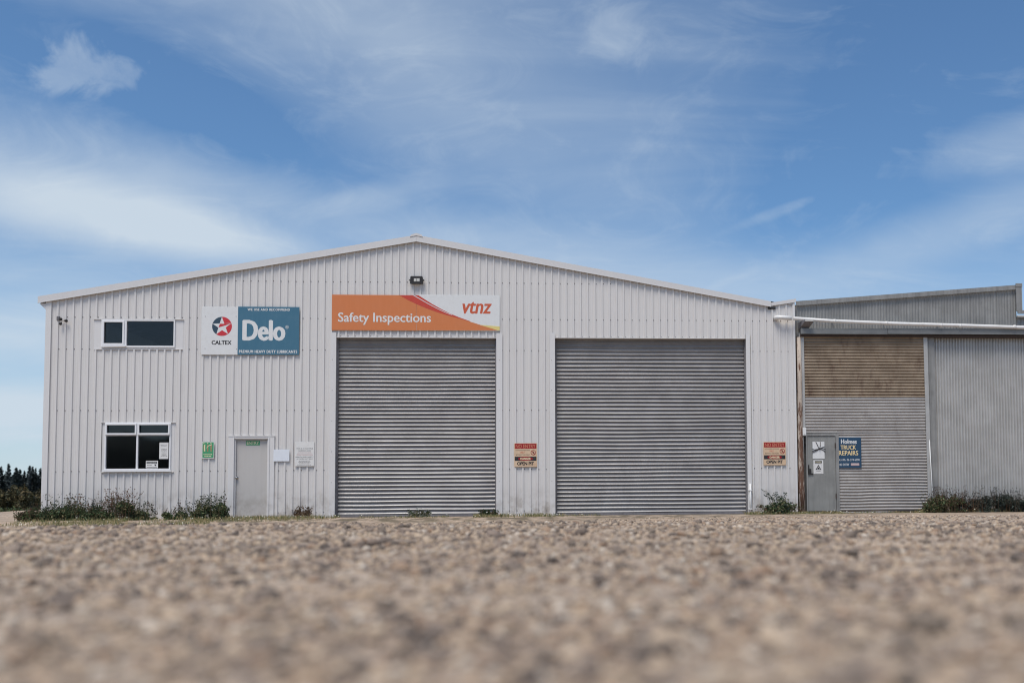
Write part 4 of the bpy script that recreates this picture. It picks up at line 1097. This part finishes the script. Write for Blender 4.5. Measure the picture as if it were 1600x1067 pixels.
weed(44, 800, 34, 'low brownish weed clump left of the warehouse corner', MG+BRN, 1, 1300, Y=-.75, tall=1.25, headpal=BRN)
weed(70, 799, 34, 'green weed clump right at the left corner of the warehouse', DG+MG, 2, 1300, Y=-.65, tall=1.6)
weed(98, 794, 46, 'dark green weed clump left of below the lower window with thin seed stalks', DG, 3, 2300, tall=1.7, ns=40)
weed(128, 793, 44, 'dark weed clump with orange tipped stalks left of the lower window', DG, 4, 2000, tall=1.6, ns=34, headpal=BRN+[(.35, .16, .08)])
weed(158, 799, 36, 'lower dark weed clump under the left edge of the lower window', DG+MG, 5, 1500, tall=1.9, ns=18)
weed(188, 787, 50, 'tallest weed clump with rusty brown dock stalks under the lower window', DG, 6, 2400, tall=1.6, ns=70, headpal=[(.24, .13, .085), (.28, .17, .11)], stempal=BRN)
weed(222, 799, 40, 'spiky dark weed clump under the right edge of the lower window', DG+[(.06, .05, .03)], 7, 1600, tall=1.7, ns=22)
weed(268, 803, 22, 'small light green weed with broad leaves between the window and door clumps', MG, 8, 500, leaf=.045, tall=1.5, ns=6)
weed(298, 798, 44, 'dark rounded weed clump below the faded green sign', DG, 9, 2200, tall=1.8, ns=22)
weed(332, 786, 44, 'dense bushy weed clump left of the entry door', DG, 10, 3000, tall=1.35, ns=44)
weed(474, 803, 26, 'brown grassy weed clump below the tall white notice', BRN+DRY, 11, 70, Y=-.3, tall=1.8, ns=34, ry=.15, stempal=DRY+BRN, headpal=DRY+BRN)
weed(655, 803, 34, 'small sparse weed with white flowers before the left roller door', MG+DG, 12, 260, leaf=.02, Y=-.5, tall=1.5, ns=24, ry=.15, headpal=[(.6, .6, .5), (.05, .06, .03)])
weed(763, 802, 26, 'small dark weed tuft at the right foot of the left roller door', DG+BRN, 13, 320, leaf=.02, Y=-.4, tall=1.2, ns=26, ry=.12)
# bush with upright sprays by the post
x, zt = W(1214, 777, -.45); g_ = float(gz(x, -.45)); s = thing('broadleaf_bush', 'dark bush with upright leafy sprays between right roller door and rusty post', 'bush', (x, -.45, g_))
foliage('foliage', s, (x, -.45, g_-.03), .36, .3, zt-g_-.02, 2600, .030, DG+[(.03, .045, .035)], 61)
foliage('lower_foliage', s, (x, -.5, g_-.03), .62, .3, .30, 1500, .022, MG+BRN, 62)
for i, (a, b) in enumerate(((1193, 766), (1200, 770), (1211, 768), (1228, 769), (1206, 775), (1216, 773), (1221, 774))):
    tx, tz = W(a, b, -.45); mb = MB(); p0 = Vector((x+(tx-x)*.35, -.45, g_+.2)); p1 = Vector((tx, -.5, tz)); mb.tube([p0, p0.lerp(p1, .6)+Vector((.01, 0, .02)), p1], [.006, .004, .003], 4, False)
    n0 = len(mb.v); cols = [(.06, .05, .035, 1)]*n0; r = random.Random(i)
    for q in range(16):
        p = p0.lerp(p1, .45+.6*q/16)+Vector((r.uniform(-.05, .05), r.uniform(-.04, .04), r.uniform(-.02, .02))); s2 = r.uniform(.014, .028); a_ = r.uniform(0, 3.1)
        d1 = Vector((math.cos(a_), .3, math.sin(a_)))*s2; d2 = Vector((-math.sin(a_), .2, math.cos(a_)))*s2*.5
        mb.face([p-d1, p+d2, p+d1, p-d2]); cols += [(.028, .045, .028, 1)]*4
    mb.build('spray', STEM, s, colors=cols)
# dark shrubs before the right shed wall
sp = [(1462, 777, 34, MG+DG+BRN, 'green and rust weed clump at the foot of the white rod'), (1487, 779, 34, DG+BRN, 'dark weed clump with an arching dry twig by the shed wall'), (1510, 777, 40, BLU+BRN, 'third shrub from the white rod, greyish brown'),
      (1537, 778, 42, BLU, 'grey green shrub against the vertical corrugated wall, second from the right edge'), (1566, 777, 44, BLU, 'grey green shrub with pale low leaves near the right edge'), (1594, 780, 44, BLU, 'grey green shrub cut by the right edge of the photo')]
for i, (a, b, c, pal, lb) in enumerate(sp):
    weed(a, b, c, lb, pal, 80+i, 2200, .030, Y=-.35, tall=1.45, ns=26, name='shrub', group='shrubs along the old shed wall', cat='shrub', headpal=BRN if i < 3 else BLU, stempal=BRN)

# grass strips
def grass():
    r = np.random.default_rng(5); V = []; F = []; C = []
    G = [(.09, .12, .04), (.16, .15, .06), (.28, .23, .11), (.06, .085, .03), (.36, .28, .15)]
    strips = [(48, 350, -2.3, -.6, 6500, .075), (350, 525, -1.4, -.15, 2600, .07), (560, 700, -.9, -.3, 450, .05), (740, 880, -.9, -.1, 1900, .07), (880, 940, -.8, -.1, 350, .045), (1168, 1320, -.9, -.1, 2200, .06), (1320, 1450, -.3, -.02, 500, .05), (1440, 1640, -.6, -.05, 1500, .09)]
    for a, b, y0, y1, n, h in strips:
        xa, xb = W(a, 805, -.7)[0], W(b, 805, -.7)[0]
        for _ in range(n):
            x = r.uniform(xa, xb); y = y0+(y1-y0)*r.random()**.8
            if vnoise(x*2.2, y*3)+.5 < r.uniform(.15, .62): continue
            z = float(gz(x, y))-.005; hh = h*r.uniform(.4, 1.5); t = r.uniform(0, 6.28); l = r.uniform(.1, .8)*hh; wd = r.uniform(.002, .005)
            dx, dy = math.cos(t)*l, math.sin(t)*l; k = len(V)
            V += [(x-wd, y, z), (x+wd, y, z), (x+wd*.7+dx*.4, y+dy*.4, z+hh*.6), (x-wd*.7+dx*.4, y+dy*.4, z+hh*.6), (x+dx, y+dy, z+hh)]
            F += [(k, k+1, k+2, k+3), (k+3, k+2, k+4)]
            c = G[r.choice(5, p=[.22, .25, .24, .13, .16])]; C += [(*c, 1)]*5
        for _ in range(n//45):                      # flower heads and dead leaves
            x = r.uniform(xa, xb); y = y0+(y1-y0)*r.random(); z = float(gz(x, y))+h*r.uniform(.3, 1.1); s_ = .011
            k = len(V); V += [(x-s_, y, z-s_*.4), (x+s_, y-s_, z-s_*.4), (x+s_, y, z+s_), (x-s_, y+s_*.5, z+s_)]; F += [(k, k+1, k+2, k+3)]
            c = [(.62, .60, .50), (.30, .22, .12), (.25, .17, .08)][r.choice(3)]; C += [(*c, 1)]*4
    mb = MB(); mb.v = V; mb.f = F; mb.mi = [0]*len(F)
    o = mb.build('grass', LEAF, None, colors=C); tag(o, 'sparse short grass and flowers along the foot of the buildings', 'grass', 'stuff')
grass()

# trees left of the warehouse, far behind
def pine_mesh(seed):
    r = random.Random(seed); mb = MB(); cols = []
    H = 1.0
    for i in range(330):
        t = (i/330)**.8; z = .12+.88*t; rad = (.235*(1-t)**.85+.012)*r.uniform(.45, 1.15); a = r.uniform(0, 6.283)
        p = Vector((0, 0, z)); q = Vector((math.cos(a)*rad, math.sin(a)*rad, z+rad*r.uniform(-.1, .45)))
        s_ = r.uniform(.022, .05)*(1-.55*t); d = Vector((-math.sin(a), math.cos(a), 0))*s_
        m_ = p.lerp(q, .55); mb.face([p, m_+d+Vector((0, 0, -s_*.5)), q, m_-d+Vector((0, 0, s_*.6))]); k_ = r.uniform(.6, 1.3); cols += [(.040*k_, .050*k_, .052*k_, 1)]*4
        b_ = r.uniform(.5, 1); m2 = p.lerp(q, b_); mb.face([m2+Vector((-s_, 0, -s_*.3)), m2+Vector((0, s_, 0)), m2+Vector((s_, 0, s_*.4)), m2+Vector((0, -s_*.3, s_))]); cols += [(.048*k_, .060*k_, .058*k_, 1)]*4
    me = bpy.data.meshes.new('crown'); me.from_pydata([tuple(v) for v in mb.v], [], mb.f)
    at = me.color_attributes.new('col', 'FLOAT_COLOR', 'POINT'); at.data.foreach_set('color', np.array(cols, np.float32).ravel()); me.materials.append(LEAF)
    return me
tb = MB(); tb.tube([(0, 0, -.05), (0, 0, .5), (0, 0, 1)], [.022, .013, .003], 7); TM = bpy.data.meshes.new('trunk'); TM.from_pydata(tb.v, [], tb.f); TM.materials.append(BARK)
PM = [pine_mesh(i) for i in range(4)]
tops = [(-70, 735, 0), (-48, 728, 0), (-30, 738, 0), (-12, 733, 1), (2, 729, 0), (13.5, 724.8, 1), (25.5, 731, 0), (31.5, 734, 1), (38, 735.5, 0), (46.5, 728, 1), (51, 729, 0), (56, 731.5, 1), (63.5, 731.5, 0), (72, 730, 1), (82, 735, 0), (20, 742, 2), (43, 742, 2), (58, 741, 2), (7, 741, 2), (33, 744, 2)]
out_l = 'dark pine in the skyline row hidden from view beyond the photo or building edge'
vis = {2: 'dark pine at the very left edge of the photo', 13.5: 'tallest dark pine spire near the left edge of the photo', 25.5: 'broad dark pine next right of the tallest spire', 31.5: 'thin dark pine right of the broad one',
       38: 'dark pine in the middle of the gap before the twin tips', 46.5: 'left one of the twin dark pine tips near the warehouse', 51: 'right one of the twin dark pine tips near the warehouse', 56: 'dark pine between the twin tips and the warehouse corner', 63.5: 'dark pine half hidden by the warehouse corner',
       20: 'short rear pine between the tallest spire and the broad pine', 43: 'short rear pine just left of the twin tips', 58: 'short rear pine by the warehouse corner', 7: 'short rear pine between the edge pine and the tallest spire', 33: 'short rear pine behind the thin one'}
for i, (px_, py_, rw) in enumerate(tops):
    Yp_ = 235+rw*9+random.uniform(-4, 4); x, zt = W(px_, py_, Yp_); g_ = float(gz(x, Yp_)); h = (zt-g_)*1.0
    s = thing('pine_tree', vis.get(px_, out_l), 'tree', (x, Yp_, g_-.2), 'pine trees on the skyline left of the warehouse')
    s.rotation_euler = (0, 0, random.uniform(0, 6)); wsc = h*random.uniform(.72, 1.0)*(.85 if rw == 1 else 1.2)
    s.scale = (wsc, wsc, h+.2)
    for nm, me in (('crown', PM[i % 4]), ('trunk', TM)):
        o = bpy.data.objects.new(nm, me); COL.objects.link(o); o.parent = s
# bushes in front of the pines
OL = [(.085, .075, .035), (.12, .095, .042), (.05, .052, .026), (.038, .036, .022), (.16, .115, .055)]
bl = [(-24, 757, 44), (4, 752, 40), (24, 750, 40), (44, 762, 30), (58, 763, 34), (78, 765, 40), (-60, 757, 50), (34, 768, 34), (10, 772, 36)]
bn = ['olive brown bush just outside the left edge', 'olive brown bush at the left edge under the pines', 'tallest olive bush under the tallest pine', 'small dark bush between two olive bushes', 'rounded olive bush next to the warehouse corner', 'olive bush mostly behind the warehouse corner', 'olive bush far out on the left', 'low dark bush in front of the tall olive bush', 'low dark bush in front at the left edge']
for i, (px_, py_, wpx) in enumerate(bl):
    Yp_ = 62+4*(i % 3)-(8 if i > 6 else 0); x, zt = W(px_, py_, Yp_); g_ = float(gz(x, Yp_)); h = zt-g_+.1; hw = abs(W(px_+wpx/2, 780, Yp_)[0]-x)
    s = thing('bush', bn[i], 'bush', (x, Yp_, g_), 'bushes behind the gravel heap')
    foliage('foliage', s, (x, Yp_, g_-.1), hw, hw*.8, h, 3600, .13, OL, 200+i, lumps=10, power=.5)
    mb = MB(); mb.tube([(x, Yp_, g_-.1), (x+.1, Yp_, g_+h*.6)], [.12, .05], 6); mb.build('trunk', BARK, s)
# undergrowth behind the heap
for i, (px_, py_) in enumerate(((4, 790), (17, 789), (30, 790), (44, 790), (58, 789))):
    Yp_ = 11+i*.6; x, zt = W(px_, py_, Yp_); g_ = float(gz(x, Yp_)); h = max(.35, zt-g_)
    s = thing('weed_clump', ['leafy green weed at the left edge on the gravel heap', 'light green weed on top of the gravel heap', 'green weed behind the middle of the gravel heap', 'green weed behind the right of the gravel heap', 'green weed on the heap next to the warehouse corner'][i], 'weeds', (x, Yp_, g_), 'weeds on top of the gravel heap')
    foliage('foliage', s, (x, Yp_, g_-.05), .55, .4, h, 420, .05, MG+DG, 300+i)

for o in bpy.data.objects:
    if '_org' in o.keys(): del o['_org']
